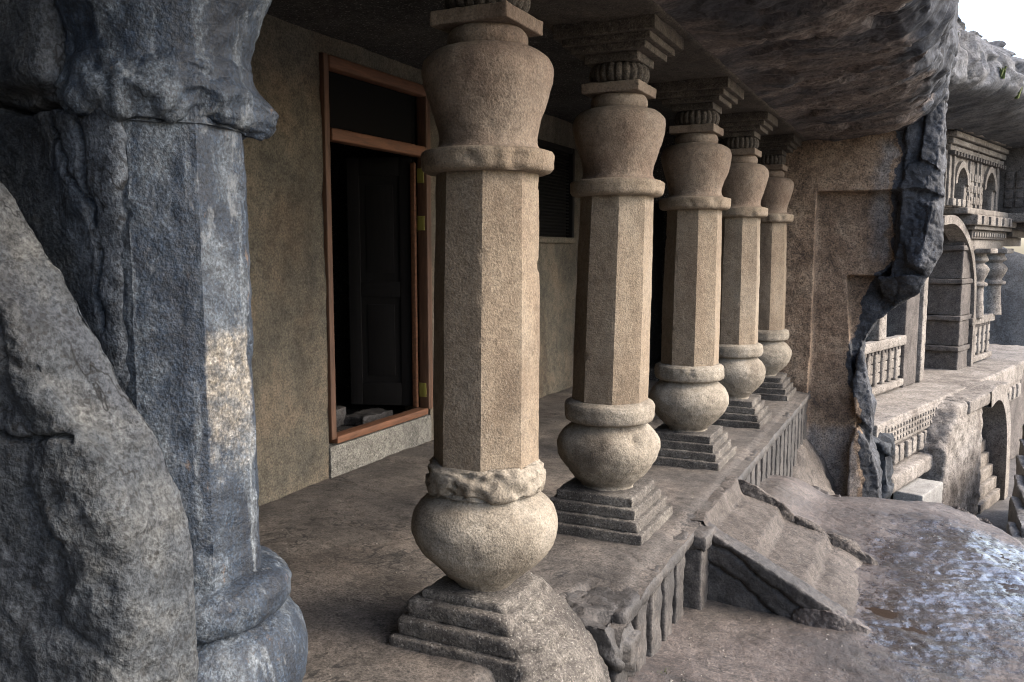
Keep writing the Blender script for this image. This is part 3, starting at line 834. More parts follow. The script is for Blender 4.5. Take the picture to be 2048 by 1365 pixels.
    # neck roll, slab, ribbed cushion
    nk = smoothprof([(2.225, 0.12), (2.235, 0.14), (2.255, 0.149), (2.28, 0.147), (2.3, 0.134), (2.31, 0.12)])
    add('neck_roll', lathe(nk, 64, 0.002, s + 9, None, None, 0.02), M['red'])
    V, F = rbox((0, 0, 2.33), (0.155, 0.155, 0.026), 0.006, 0.02, 0.0025, s + 10, 18)
    add('abacus', (V, F), M['red'])
    rib = lambda R, T, Z: R * (0.93 + 0.085 * np.abs(np.sin(T * 11)) ** 0.6)
    cu = smoothprof([(2.353, 0.115), (2.362, 0.138), (2.385, 0.152), (2.41, 0.155), (2.435, 0.149), (2.455, 0.132), (2.462, 0.11)])
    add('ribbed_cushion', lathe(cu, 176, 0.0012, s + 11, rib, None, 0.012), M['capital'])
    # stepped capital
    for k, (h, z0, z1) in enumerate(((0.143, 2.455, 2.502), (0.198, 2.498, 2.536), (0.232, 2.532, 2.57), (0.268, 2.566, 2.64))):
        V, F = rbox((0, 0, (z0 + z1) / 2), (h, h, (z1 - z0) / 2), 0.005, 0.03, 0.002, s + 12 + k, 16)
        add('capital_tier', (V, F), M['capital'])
    return p

build_pillar('pillar', (-1.5, 2.87), 'nearest vase pillar with chipped lower ring and worn plinth', 10.0, -0.022, True)
build_pillar('pillar', (-1.5, 4.36), 'second pillar, between the nearest one and the worn steps', 20.0, -0.048)
build_pillar('pillar', (-1.5, 6.02), 'third pillar, first beyond the worn stone steps', 30.0, -0.02)
build_pillar('pillar', (-1.5, 7.55), 'fourth pillar, half hidden behind the third one', 40.0, -0.01)
build_pillar('pillar', (-1.5, 9.06), 'farthest and smallest looking pillar, against the right end wall', 50.0, 0.0)

# ------------------------------------------------------------------ engaged pilaster at the left
PX, PY = -1.64, 1.487
pil = empty('engaged_pilaster', (PX, PY, 0), 'dark blue-grey weathered pilaster with broken ring at the left rock', 'pilaster')
def padd(nm, VF, attr=None):
    return obj(nm, mesh(nm, VF[0], VF[1], True, attr, 28 if nm == 'shaft' else None), M['pilaster'], pil)
def oc2(R, T, Z):
    a = (T + pi / 8) % (pi / 4) - pi / 8
    return R * np.cos(pi / 8) / np.cos(a)
def pdis(V, nr):
    T = np.arctan2(V[:, 1], V[:, 0]); a = np.abs((T + pi / 8) % (pi / 4) - pi / 8)
    edge = sstep(pi / 8 - 0.16, pi / 8, a)
    return V + nr * (0.004 * fbm(V + 7, 5, 3) + 0.0035 * fbm(V, 22, 3) - 0.003 * edge - 0.012 * edge * sstep(0.3, 0.9, fbm(V + 2, 7, 3)))[:, None]
VF = lathe([(0.69, 0.2), (1.2, 0.195), (1.83, 0.188)], 160, 0.002, 3, oc2, pdis, 0.011)
T = np.arctan2(VF[0][:, 1], VF[0][:, 0]); Zc = VF[0][:, 2]
# bare pale patch on the facet that faces outward
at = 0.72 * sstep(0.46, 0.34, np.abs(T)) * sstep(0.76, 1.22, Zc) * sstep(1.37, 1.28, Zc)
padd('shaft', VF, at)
rp = smoothprof([(0.6, 0.15), (0.605, 0.225), (0.63, 0.25), (0.665, 0.254), (0.69, 0.243), (0.708, 0.215), (0.72, 0.17)])
padd('lower_ring', lathe(rp, 120, 0.006, 4, None, lambda V, nr: V + nr * (0.008 * fbm(V, 4, 3))[:, None]))
vp = smoothprof([(0.15, 0.14), (0.25, 0.2), (0.36, 0.265), (0.45, 0.3), (0.52, 0.295), (0.575, 0.265), (0.605, 0.22), (0.62, 0.18)])
padd('lower_vase', lathe(vp, 110, 0.006, 5, None, lambda V, nr: V + nr * (0.01 * fbm(V, 3, 3))[:, None]))
V, F = rbox((0, 0, 0.08), (0.3, 0.3, 0.12), 0.02, 0.04, 0.008, 4)
padd('plinth_step', (V, F))
def brk(V, nr):
    T = np.arctan2(V[:, 1], V[:, 0]); n = fbm(V, 7, 4, off=3); n2 = fbm(V, 19, 3, off=8)
    r = np.hypot(V[:, 0], V[:, 1])
    # broken away on the side toward the court; only a stub survives at the inner side
    keep = np.exp(-((T - 0.62) / 0.2) ** 2)
    low = sstep(1.93, 1.8, V[:, 2])
    cut = (0.058 * (1 - keep) * low + 0.013 * n + 0.012 * n2 * (1 - 0.4 * keep)) * sstep(1.94, 1.89, V[:, 2])
    V = V - nr * (cut * sstep(0.19, 0.215, r))[:, None]
    V[:, 2] += (0.012 * n + 0.008 * n2 - 0.018 * keep) * sstep(0.18, 0.22, r)
    return V
up = [(1.775, 0.15), (1.78, 0.2), (1.79, 0.245), (1.81, 0.262), (1.845, 0.262), (1.865, 0.248), (1.885, 0.226), (1.915, 0.205), (1.94, 0.188)]
padd('broken_ring', lathe(up, 150, 0.007, 6, None, brk, 0.008))
uv = smoothprof([(1.86, 0.205), (1.89, 0.199), (1.93, 0.197), (1.98, 0.203), (2.03, 0.217), (2.08, 0.24), (2.14, 0.265), (2.2, 0.27), (2.26, 0.24), (2.3, 0.19)])
padd('upper_vase', lathe(uv, 110, 0.008, 8, None, lambda V, nr: V + nr * (0.007 * fbm(V, 4, 3) + 0.005 * fbm(V, 18, 3))[:, None]))
V, F = rbox((0, 0, 2.5), (0.27, 0.27, 0.22), 0.03, 0.06, 0.01, 4)
padd('capital_block', (V, F))

# ------------------------------------------------------------------ rock mass at the left
out = [(-1.60, 1.40), (-1.515, 1.22), (-1.445, 1.107), (-1.41, 0.98), (-1.39, 0.876), (-1.395, 0.576), (-1.38, 0.3), (-2.25, 0.3), (-2.25, 1.86), (-1.95, 1.82), (-1.76, 1.685)]
back = [(-1.575, 0.3), (-1.575, 1.2), (-1.585, 1.4), (-1.575, 1.82), (-1.62, 1.835), (-2.25, 1.86), (-2.25, 0.3)]
top = [(-1.75, 1.8), (-1.76, 2.05), (-1.75, 2.7), (-2.25, 2.7), (-2.25, 1.8)]
bo = prism(out, 1.12, 1.3)
bo = ([(x, y + 0.4 * (x + 1.4), z) for x, y, z in bo[0]], bo[1])
V, F, N = remesh([bo, prism(back, 1.297, 1.40), prism([(-1.73, 1.86), (-1.72, 2.6), (-2.25, 2.6), (-2.25, 1.86)], 1.245, 1.42), prism(top, 1.3, 1.42),
                  prism([(-1.8, 0.3), (-1.8, 2.7), (-2.25, 2.7), (-2.25, 0.3)], 1.3, 1.75)], 0.0068)
V = smooth_v(V, F, 45)
n1 = fbm(V, 2.2, 4, off=2); n2 = fbm(V, 8, 4, off=4); n3 = ridged(V, 3.0, 3, off=6)
f1, e1 = facets(V, 3.2, 0.03, 5.0)
P2 = V[:, [0, 2]] + 0.012 * np.stack([fbm(V, 12, 3, off=1), fbm(V, 12, 3, off=5)], -1)
pit = sstep(0.35, 0.9, fbm(V, 20, 3, off=15))
disp = 0.016 * n1 + 0.010 * n2 + 0.006 * fbm(V, 24, 3) - 0.006 * pit + f1 * sstep(0.0, 0.08, e1)
cracks = [([(-2.0, 1.85), (-1.87, 1.815), (-1.79, 1.825), (-1.68, 1.80), (-1.62, 1.83)], 0.0055, 0.09), ([(-1.79, 1.82), (-1.77, 1.76), (-1.78, 1.70)], 0.004, 0.06),
          ([(-1.71, 1.81), (-1.68, 1.71), (-1.67, 1.64), (-1.66, 1.56)], 0.005, 0.08), ([(-1.65, 1.51), (-1.66, 1.42), (-1.645, 1.33)], 0.004, 0.05),
          ([(-1.49, 1.81), (-1.5, 1.68), (-1.5, 1.61), (-1.495, 1.5)], 0.004, 0.06), ([(-1.80, 1.81), (-1.74, 1.72), (-1.73, 1.67), (-1.66, 1.60)], 0.004, 0.05),
          ([(-1.76, 1.155), (-1.69, 1.155), (-1.62, 1.135), (-1.55, 1.13), (-1.49, 1.13)], 0.005, 0.045), ([(-1.54, 0.96), (-1.53, 0.94), (-1.51, 0.92)], 0.0035, 0.03),
          ([(-1.9, 1.0), (-1.8, 0.86), (-1.72, 0.8), (-1.66, 0.72)], 0.006, 0.03), ([(-1.60, 1.95), (-1.585, 1.86), (-1.56, 1.84)], 0.005, 0.06)]
front = sstep(0.2, -0.5, N[:, 1])
bm_ = sstep(0.06, 0.0, V[:, 1] - (1.2 + 0.4 * (V[:, 0] + 1.4)))
disp = disp * (0.4 + 0.6 * bm_)
for poly, wd, dp in cracks:
    d = poly_dist(P2, poly)
    disp = disp - front * dp * np.exp(-(d / wd) ** 2)
V = V + N * disp[:, None]
F = F[((V[F][:, :, 1] < 1.42) & (V[F][:, :, 0] > -2.15)).any(1)]
at = 0.62 * sstep(1.215, 1.265, V[:, 1] - 0.4 * np.clip(V[:, 0] + 1.55, -1, 1)) * sstep(-1.95, -1.65, V[:, 0]) + 0.2 * n1
obj('rock_mass', mesh('rock_mass', V, F, True, at), M['basalt'], label='big cracked grey boulder-like rock filling the left edge beside the pilaster', cat='rock')

# ------------------------------------------------------------------ overhanging brow of rock above the court
ny, nx = 330, 120
sec = [(-1.22, 2.66), (-1.1, 2.67), (-0.8, 2.68), (-0.45, 2.71), (-0.2, 2.76), (-0.05, 2.85), (0.03, 2.98), (0.07, 3.2), (0.07, 3.5), (0.0, 4.0), (-0.2, 5.0), (-0.6, 6.2), (-1.6, 8.0)]
sp = resample(sec, 0.022)
sp = [q for i_, q in enumerate(sp) if q[1] < 4.2 or i_ % 6 == 0]
ysv = np.concatenate([np.linspace(-3.0, 3.4, 60), np.linspace(3.42, 9.9, 330)])
A, B = np.meshgrid(np.arange(len(sp)), ysv, indexing='ij')
sx = np.array([p[0] for p in sp]); sz = np.array([p[1] for p in sp])
V = np.stack([sx[A.ravel()], B.ravel(), sz[A.ravel()]], -1)
t = A.ravel() / (len(sp) - 1)
inn = sstep(-1.22, -0.9, V[:, 0])
f1, e1 = facets(V * np.array([0.6, 1, 1]), 2.1, 0.075, 2.0)
stre = V * np.array([0.8, 2.2, 2.0])
dz = 0.04 * fbm(V, 0.9, 3, off=3) + 0.012 * fbm(V, 5, 4, 0.6, off=7) + 0.008 * fbm(V, 18, 3) + f1 * sstep(0, 0.04, e1) - 0.02 * sstep(0.12, 0.0, np.abs(fbm(V * np.array([0.5, 1.6, 1]), 2.2, 3, off=21)))
tx = np.gradient(sx); tz = np.gradient(sz); tl = np.hypot(tx, tz)
nx2, nz2 = (tz / tl)[A.ravel()], (-tx / tl)[A.ravel()]
dz = dz + 0.06 * sstep(-0.4, 0.05, V[:, 0]) * fbm(V, 1.6, 4, off=11)
V[:, 0] += nx2 * dz * inn; V[:, 2] += nz2 * dz * inn - 0.02
at = sstep(-0.35, 0.02, V[:, 0] + 0.15 * fbm(V, 2, 3)) * 0.8
obj('rock_overhang', mesh('rock_overhang', V, grid_faces(len(sp), len(ysv)), True, at), M['over'], label='rough brown and black rock brow overhanging the court above the pillars', cat='rock')

# ------------------------------------------------------------------ end wall on the right, broken through
outl = [(0.09, 3.9), (0.11, 3.62), (0.03, 3.3), (0.09, 2.96), (0.04, 2.73), (0.08, 2.34), (0.12, 2.0), (0.11, 1.66), (0.1, 1.46), (-0.02, 1.21), (-0.08, 1.06), (-0.28, 0.92), (-0.47, 0.76),
        (-0.58, 0.52), (-0.63, 0.26), (-0.57, 0.0), (-0.45, -0.15), (-0.46, -0.36), (-0.48, -0.58), (-0.4, -0.78), (-0.36, -1.3)]
def clip_poly(x0, z1, right=True):
    return None
base = outl + [(-1.75, -1.3), (-1.75, 3.9)]
left_band = [(-1.75, -1.3), (-1.09, -1.3), (-1.11, -0.5), (-1.085, 0.45), (-1.08, 2.11), (-0.3, 2.1), (-0.1, 2.16), (-0.06, 2.5), (-0.05, 3.9), (-1.75, 3.9)]
mid_band = [(-1.2, -1.3), (-0.66, -1.3), (-0.62, -0.2), (-0.68, 0.3), (-0.73, 0.78), (-0.77, 1.24), (-0.45, 1.24), (-0.33, 1.35), (-0.28, 1.7), (-0.3, 2.2), (-1.2, 2.2)]
def hull(pts):
    import bmesh
    bm = bmesh.new()
    for p_ in pts: bm.verts.new(p_)
    r_ = bmesh.ops.convex_hull(bm, input=bm.verts[:])
    for v_ in [v for v in bm.verts if not v.link_faces]: bm.verts.remove(v_)
    bm.verts.index_update()
    out_ = [tuple(v.co) for v in bm.verts], [tuple(v.index for v in f.verts) for f in bm.faces]
    bm.free()
    return out_
PUSH = 0.09
def hullp(pts):
    return hull([(x, y - (PUSH if y < 9.7 else 0), z) for x, y, z in pts])
blocks = [hull([(-0.24, 9.43, 3.2), (0.05, 9.46, 3.2), (0.06, 9.47, 2.3), (-0.26, 9.42, 2.3), (0.08, 9.48, 1.7), (-0.28, 9.44, 1.6), (0.0, 9.5, 1.3), (-0.34, 9.55, 1.2), (-0.1, 9.62, 1.12), (-0.2, 9.95, 3.2), (0.05, 9.95, 3.2), (-0.28, 9.95, 1.1), (0.07, 9.95, 1.7)]),
          hullp([(-0.3, 9.66, 2.06), (-0.24, 9.56, 1.9), (-0.2, 9.5, 1.38), (-0.08, 9.44, 1.34), (0.02, 9.46, 1.95), (0.1, 9.6, 2.02), (0.12, 9.62, 1.5), (0.0, 9.6, 1.22), (-0.22, 9.95, 1.3), (0.1, 9.95, 1.5), (-0.3, 9.95, 2.06), (0.1, 9.95, 2.0)]),
          hullp([(-0.3, 9.5, 2.12), (-0.05, 9.46, 2.1), (0.12, 9.56, 2.02), (0.1, 9.62, 2.2), (-0.02, 9.52, 2.42), (-0.22, 9.5, 2.34), (-0.25, 9.95, 2.1), (0.1, 9.95, 2.05), (0.0, 9.95, 2.5), (-0.3, 9.95, 2.4)]),
          hullp([(-0.12, 9.46, 2.4), (0.04, 9.48, 2.3), (0.1, 9.62, 2.25), (0.1, 9.6, 2.6), (0.06, 9.55, 2.95), (-0.08, 9.5, 2.9), (-0.1, 9.95, 2.3), (0.1, 9.95, 2.4), (0.08, 9.95, 2.95), (-0.12, 9.95, 2.9)]),
          hullp([(-0.45, 9.62, 1.22), (-0.2, 9.5, 1.26), (-0.02, 9.58, 1.24), (-0.06, 9.66, 1.08), (-0.28, 9.7, 0.92), (-0.42, 9.74, 0.98), (-0.4, 10.0, 1.2), (-0.05, 10.0, 1.2), (-0.28, 10.0, 0.95)]),
          hullp([(0.0, 9.5, 2.9), (0.1, 9.55, 3.0), (0.02, 9.5, 3.3), (0.1, 9.6, 3.55), (-0.2, 9.48, 3.6), (-0.25, 9.48, 3.0), (-0.2, 9.95, 3.0), (0.08, 9.95, 3.0), (0.1, 9.95, 3.5), (-0.2, 9.95, 3.6)]),
          hullp([(-0.66, 9.6, 0.1), (-0.6, 9.62, 0.5), (-0.54, 9.7, 0.05), (-0.44, 9.66, -0.15), (-0.45, 9.62, -0.38), (-0.62, 9.56, -0.2), (-0.6, 9.95, 0.4), (-0.45, 9.95, -0.2), (-0.65, 9.95, -0.1)]),
          hullp([(-0.6, 9.56, -0.35), (-0.48, 9.56, -0.5), (-0.38, 9.62, -0.8), (-0.34, 9.66, -1.2), (-0.66, 9.5, -1.2), (-0.66, 9.5, -0.6), (-0.6, 9.95, -0.4), (-0.36, 9.95, -0.9), (-0.36, 9.95, -1.2), (-0.66, 9.95, -1.2)])]
V, F, N = remesh([prism(base, 9.76, 10.22), prism(left_band, 9.45, 9.9), prism(mid_band, 9.6, 9.95)] + blocks, 0.0125)
V = smooth_v(V, F, 1)
d = poly_dist(V[:, [0, 2]], outl)
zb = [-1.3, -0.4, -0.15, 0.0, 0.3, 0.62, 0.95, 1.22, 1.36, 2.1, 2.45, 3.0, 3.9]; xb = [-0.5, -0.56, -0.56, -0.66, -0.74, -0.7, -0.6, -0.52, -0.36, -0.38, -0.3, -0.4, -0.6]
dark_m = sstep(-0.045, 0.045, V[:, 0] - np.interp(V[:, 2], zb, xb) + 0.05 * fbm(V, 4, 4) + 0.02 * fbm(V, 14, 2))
dark_m = np.maximum(dark_m, sstep(0.12, 0.05, d) * sstep(-0.5, 0.2, N[:, 1] + 0.4))  # also darkens the hole's inner faces: their shade put into the colour
V = V + N * ((1 - dark_m) * (0.008 * fbm(V, 4, 3) + 0.0028 * fbm(V, 30, 3)) + dark_m * (0.02 * fbm(V, 4, 4, 0.6) - 0.012 * sstep(0.14, 0.0, np.abs(fbm(V, 3.5, 3, off=50))) + 0.005 * fbm(V, 22, 3)))[:, None]
F = F[(V[F][:, :, 1] < 10.2).any(1)]
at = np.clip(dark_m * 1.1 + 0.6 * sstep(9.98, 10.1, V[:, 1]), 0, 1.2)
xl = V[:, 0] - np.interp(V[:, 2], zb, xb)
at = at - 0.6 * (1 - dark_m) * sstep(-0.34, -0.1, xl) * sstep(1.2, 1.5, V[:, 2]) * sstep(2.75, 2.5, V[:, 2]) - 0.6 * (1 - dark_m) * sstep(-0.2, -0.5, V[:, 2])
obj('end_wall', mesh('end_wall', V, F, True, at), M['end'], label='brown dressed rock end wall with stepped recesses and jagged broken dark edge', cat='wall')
# inner end wall of the verandah with a dark doorway
ew = empty('inner_end_wall', (-2.6, 9.62, 0), 'dim inner end wall of the verandah with a black doorway, seen between pillars', 'wall')
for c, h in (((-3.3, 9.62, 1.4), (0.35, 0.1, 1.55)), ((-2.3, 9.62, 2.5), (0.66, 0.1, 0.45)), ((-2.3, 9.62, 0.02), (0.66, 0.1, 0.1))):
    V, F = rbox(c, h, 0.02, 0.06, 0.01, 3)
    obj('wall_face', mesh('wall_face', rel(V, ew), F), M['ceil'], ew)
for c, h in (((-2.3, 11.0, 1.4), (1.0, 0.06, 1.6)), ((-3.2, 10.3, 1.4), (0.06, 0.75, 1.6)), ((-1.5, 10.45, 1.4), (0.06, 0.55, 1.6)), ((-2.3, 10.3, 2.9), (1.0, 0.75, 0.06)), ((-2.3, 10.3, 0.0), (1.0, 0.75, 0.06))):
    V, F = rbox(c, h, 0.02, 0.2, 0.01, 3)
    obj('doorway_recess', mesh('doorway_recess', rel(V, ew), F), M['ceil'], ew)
# rounded rock foot at the end wall and along the plinth
V, F, N = remesh([prism([(-1.5, -1.6), (-1.5, -0.4), (-1.1, -0.5), (-0.95, -0.7), (-0.8, -1.0), (-0.75, -1.6)], 8.3, 9.7)], 0.03)
V = smooth_v(V, F, 8)
V = V + N * (0.06 * fbm(V, 2.2, 4) + 0.015 * fbm(V, 9, 3))[:, None]
V[:, 2] -= 0.35 * sstep(9.2, 8.0, V[:, 1])
obj('sloping_rock', mesh('sloping_rock', V, F), M['stair'], label='smooth sloping rock at the foot of the end wall', cat='rock')

# ------------------------------------------------------------------ worn stair
st = empty('stone_stair', (-0.7, 5.1, -0.46), 'worn rock-cut steps with sloping side walls, down to the wet court', 'stair')
def stair_h(P):
    X, Y = P[:, 0], P[:, 1]
    p3 = np.stack([X, Y, 0 * X], -1)
    nx_ = X + 0.03 * fbm(p3, 2.5, 3)
    z = -0.005 - 0.12 * sstep(-1.07, -1.02, nx_) - 0.03 * sstep(-1.02, -0.80, nx_) - 0.11 * sstep(-0.81, -0.75, nx_) - 0.02 * sstep(-0.75, -0.52, nx_) - 0.1 * sstep(-0.53, -0.48, nx_) - 0.05 * sstep(-0.45, -0.3, nx_) - 0.12 * sstep(-0.34, -0.16, nx_)
    ridge = -0.01 - 0.46 * np.clip((X + 1.1) / 0.82, 0, 1.3)
    slope_ = -0.05 - 0.44 * np.clip((nx_ + 1.07) / 0.8, -0.1, 1.2)
    z = np.where(X > -1.06, 0.62 * z + 0.38 * slope_, z)
    a = sstep(4.8, 4.66, Y + 0.02 * fbm(p3, 5, 2))
    z = np.maximum(z, z + (np.maximum(ridge, z) - z) * a)
    z = z + 0.006 * fbm(p3, 7, 3) + 0.002 * fbm(p3, 25, 2)
    return z
xs = np.arange(-1.14, -0.12, 0.011); ys = np.arange(4.615, 5.68, 0.013)
V, F, _ = heightfield(xs, ys, stair_h)
obj('steps', mesh('steps', rel(V, st), F), M['stair'], st)
V, F, N = remesh([prism([(-1.2, 0.0), (-1.09, -0.012), (-0.48, -0.32), (-0.3, -0.41), (-0.3, -0.75), (-1.2, -0.75)], 4.585, 4.72)], 0.0095)
V = smooth_v(V, F, 2)
n = fbm(V, 5, 4, off=2)
P2 = V[:, [0, 2]] + 0.02 * np.stack([fbm(V, 6, 3), fbm(V, 6, 3, off=4)], -1)
d1 = poly_dist(P2, [(-1.08, -0.08), (-0.85, -0.19), (-0.7, -0.3), (-0.42, -0.46)])
d2 = poly_dist(P2, [(-1.1, -0.2), (-0.88, -0.31), (-0.68, -0.45), (-0.6, -0.5)])
fr = sstep(0.1, -0.6, N[:, 1])
# lower courses of the side wall stand back along the fractures
below = lambda P, a: (P[:, 1] < np.interp(P[:, 0], [q[0] for q in a], [q[1] for q in a]))
b1 = below(P2, [(-1.08, -0.08), (-0.85, -0.19), (-0.7, -0.3), (-0.42, -0.46)]); b2 = below(P2, [(-1.1, -0.2), (-0.88, -0.31), (-0.68, -0.45), (-0.6, -0.5)])
V = V + N * (0.008 * n + 0.004 * fbm(V, 20, 3) - fr * (0.02 * np.exp(-(d1 / 0.012) ** 2) + 0.016 * np.exp(-(d2 / 0.012) ** 2)))[:, None]
V[:, 1] += fr * (0.018 * b1 + 0.02 * b2)
obj('side_wall', mesh('side_wall', rel(V, st), F), M['front'], st)
# broken far side wall: a few remaining pieces of ridge
def shard(cx_, cy_, cz_, lx, ly, lz, slope, seed):
    r = np.random.RandomState(seed)
    pts = []
    for t_ in np.linspace(-1, 1, 5):
        k = 1 - 0.55 * abs(t_) ** 3
        for sy_ in (-1, 1):
            pts.append((t_ * lx + r.uniform(-.02, .02), sy_ * ly * k * r.uniform(.8, 1.1), -lz - slope * t_ * lx))
            pts.append((t_ * lx + r.uniform(-.02, .02), sy_ * ly * k * r.uniform(.25, .7), lz * k * r.uniform(.5, 1.1) - slope * t_ * lx))
    V_, F_, N_ = remesh([hull(pts)], 0.007)
    V_ = smooth_v(V_, F_, 1)
    V_ = V_ + N_ * (0.006 * fbm(V_ + seed, 12, 4, 0.6) - 0.006 * ridged(V_ + seed, 11, 2) + 0.002 * fbm(V_, 40, 2))[:, None]
    return V_ + np.array([cx_, cy_, cz_]), F_
for k, a in enumerate(((-0.9, 5.66, -0.13, .2, .05, .06, .5), (-0.6, 5.67, -0.3, .13, .05, .05, .45), (-0.4, 5.69, -0.4, .13, .06, .075, .4), (-0.26, 5.7, -0.45, .07, .04, .03, .2))):
    V, F = shard(*a, k + 3)
    obj('broken_side', mesh('broken_side', rel(V, st), F), M['stair'], st)
V, F = shard(-0.37, 4.6, -0.45, .19, .09, .07, .12, 9)
obj('foot_block', mesh('foot_block', rel(V, st), F), M['court'], st)

# ------------------------------------------------------------------ far facade (its own frame: u along, n outward)
FO = np.array([-0.43, 12.54, 0.0]); FU = np.array([0.2725, 0.962, 0.0]); FN = np.array([0.962, -0.2725, 0.0])
FRZ = math.atan2(FU[1], FU[0])       # local x axis = u, local y axis = -n
def fl(u, n, z): return (u, -n, z)
def fpart(nm, u0, u1, n0, n1, z0, z1, mat, par, bev=0.015, amp=0.006, res=0.08):
    V, F = rbox(((u0 + u1) / 2, -(n0 + n1) / 2, (z0 + z1) / 2), (abs(u1 - u0) / 2, abs(n1 - n0) / 2, abs(z1 - z0) / 2), min(bev, 0.4 * min(abs(u1 - u0), abs(n1 - n0), abs(z1 - z0))), res, amp, u0 + z0, 6)
    return obj(nm, mesh(nm, V, F), mat, par)
def fthing(nm, label, cat, group=None):
    return empty(nm, tuple(FO), label, cat, group, FRZ)
PZ = -0.84
pt = fthing('far_platform', 'pale stone platform of the farther cave, with a dotted relief band along its front', 'platform')
fpart('platform_floor', -0.3, 12, -3.2, 0.0, PZ - 0.2, PZ, M['far'], pt, 0.03, 0.012)
fpart('platform_body', -0.25, 12, -3.0, -0.12, -3.0, PZ - 0.2, M['fardark'], pt, 0.03, 0.02, 0.2)
fpart('relief_band', 0.0, 2.9, -0.1, 0.02, PZ - 0.38, PZ - 0.05, M['far'], pt, 0.02)
fpart('frieze_back', 0.0, 2.7, -0.12, -0.03, PZ - 0.72, PZ - 0.385, M['fardark'], pt, 0.02)
for r_ in range(3):
    for k in range(22):
        fpart('relief_stud', 0.08 + k * 0.128, 0.15 + k * 0.128, 0.015, 0.04, PZ - 0.15 - r_ * 0.085, PZ - 0.1 - r_ * 0.085, M['far'], pt, 0.01, 0, 1)
for k in range(9):
    fpart('frieze_panel', 0.1 + k * 0.29, 0.29 + k * 0.29, -0.05, 0.01 + 0.02 * (k % 2), PZ - 0.68, PZ - 0.42, M['far'], pt, 0.05, 0.01, 0.04)
fpart('sloping_slab', -0.05, 2.6, -0.15, 0.16, PZ - 0.98, PZ - 0.74, M['far'], pt, 0.05, 0.01)
fpart('relief_band', 5.2, 8.5, -0.1, 0.02, PZ - 0.36, PZ - 0.02, M['far'], pt, 0.02)
fpart('relief_band', 5.2, 8.5, -0.1, -0.02, PZ - 0.75, PZ - 0.37, M['far'], pt, 0.02)
for k in range(8):
    fpart('frieze_panel', 5.3 + k * 0.4, 5.55 + k * 0.4, -0.05, 0.03, PZ - 0.7, PZ - 0.42, M['far'], pt, 0.05, 0.01, 0.06)
fpart('loose_slab', 0.55, 1.0, -0.72, -0.45, PZ, PZ + 0.13, M['fardark'], pt, 0.02)
fpart('kerb', -0.3, 3.2, -1.0, -0.83, PZ, PZ + 0.1, M['far'], pt, 0.02)
wb = fthing('pale_block', 'pale whitish stone slab on the ground below the dotted platform front', 'block')
fpart('slab', 0.3, 1.25, 0.05, 0.45, -3.1, -1.85, M['white'], wb, 0.02)

# dark rock face at the near end of the platform
V, F, N = remesh([prism([(-1.6, -2.6), (-0.55, -2.6), (-0.32, -1.6), (-0.36, -1.05), (-0.55, -0.95), (-0.75, -0.85), (-1.6, -0.8)], 11.9, 12.75)], 0.03)
V = smooth_v(V, F, 3)
f1, e1 = facets(V, 2.6, 0.1, 4.0)
V = V + N * (f1 + 0.02 * fbm(V, 6, 3))[:, None]
obj('dark_rock', mesh('dark_rock', V, F), M['hill'], label='dark broken rock at the near end of the pale platform', cat='rock')

def balustrade(par, u0, u1, n, z0, z1):
    fpart('bottom_rail', u0, u1, n - 0.06, n + 0.09, z0, z0 + 0.12, M['far'], par, 0.02)
    fpart('top_rail', u0 - 0.03, u1 + 0.05, n - 0.06, n + 0.1, z1 - 0.16, z1, M['far'], par, 0.02)
    k = int((u1 - u0) / 0.3)
    for i in range(k):
        a = u0 + (i + 0.12) * (u1 - u0) / k
        fpart('upright', a, a + 0.14, n - 0.04, n + 0.05, z0 + 0.12, z1 - 0.18, M['far'], par, 0.03, 0.004)
        b = u0 + (i + 1.0) * (u1 - u0) / k
        for zz in (0.2, 0.5, 0.8):
            c = z0 + 0.12 + (z1 - z0 - 0.3) * zz
            fpart('crossbar', a + 0.13, b + 0.04, n - 0.05, n + 0.02, c - 0.085, c + 0.085, M['far'], par, 0.05, 0.003)
    fpart('rail_back', u0, u1, n - 0.14, n - 0.06, z0 + 0.1, z1 - 0.1, M['fardark'], par, 0.01)
    for i in range(int((u1 - u0) / 0.16)):
        fpart('dentil', u0 + 0.16 * i, u0 + 0.16 * i + 0.09, n - 0.04, n + 0.07, z1 - 0.22, z1 - 0.16, M['fardark'], par, 0.01, 0, 1)
fpart('edge_slab', 2.75, 5.45, -0.12, 0.4, PZ - 0.24, PZ - 0.03, M['far'], pt, 0.03, 0.012)
fpart('inner_wall', 3.6, 5.4, -0.4, -0.14, -3.0, PZ - 0.2, M['fardark'], pt, 0.03, 0.02)
b1 = fthing('stone_balustrade', 'carved stone railing on the far platform, seen through the broken wall', 'railing')
balustrade(b1, 1.2, 3.2, -0.85, PZ + 0.05, 0.07)
b2 = fthing('stone_balustrade', 'smaller carved stone railing below the far pair of pillars', 'railing')
balustrade(b2, 6.95, 8.7, -0.72, PZ + 0.05, 0.15)
fp = fthing('facade_post', 'pale square post standing on the nearer carved railing of the far cave', 'post')
fpart('post', 1.95, 2.3, -0.95, -0.78, 0.07, 2.3, M['far'], fp, 0.02)
fp2 = fthing('facade_post', 'grey square pier beside the nearer carved railing of the far cave', 'pier')
fpart('pier', 3.25, 3.95, -1.1, -0.78, PZ, 2.3, M['fardark'], fp2, 0.02)
fpart('pier_edge', 3.97, 4.2, -1.2, -0.72, PZ + 0.02, 2.2, M['far'], fp2, 0.02)

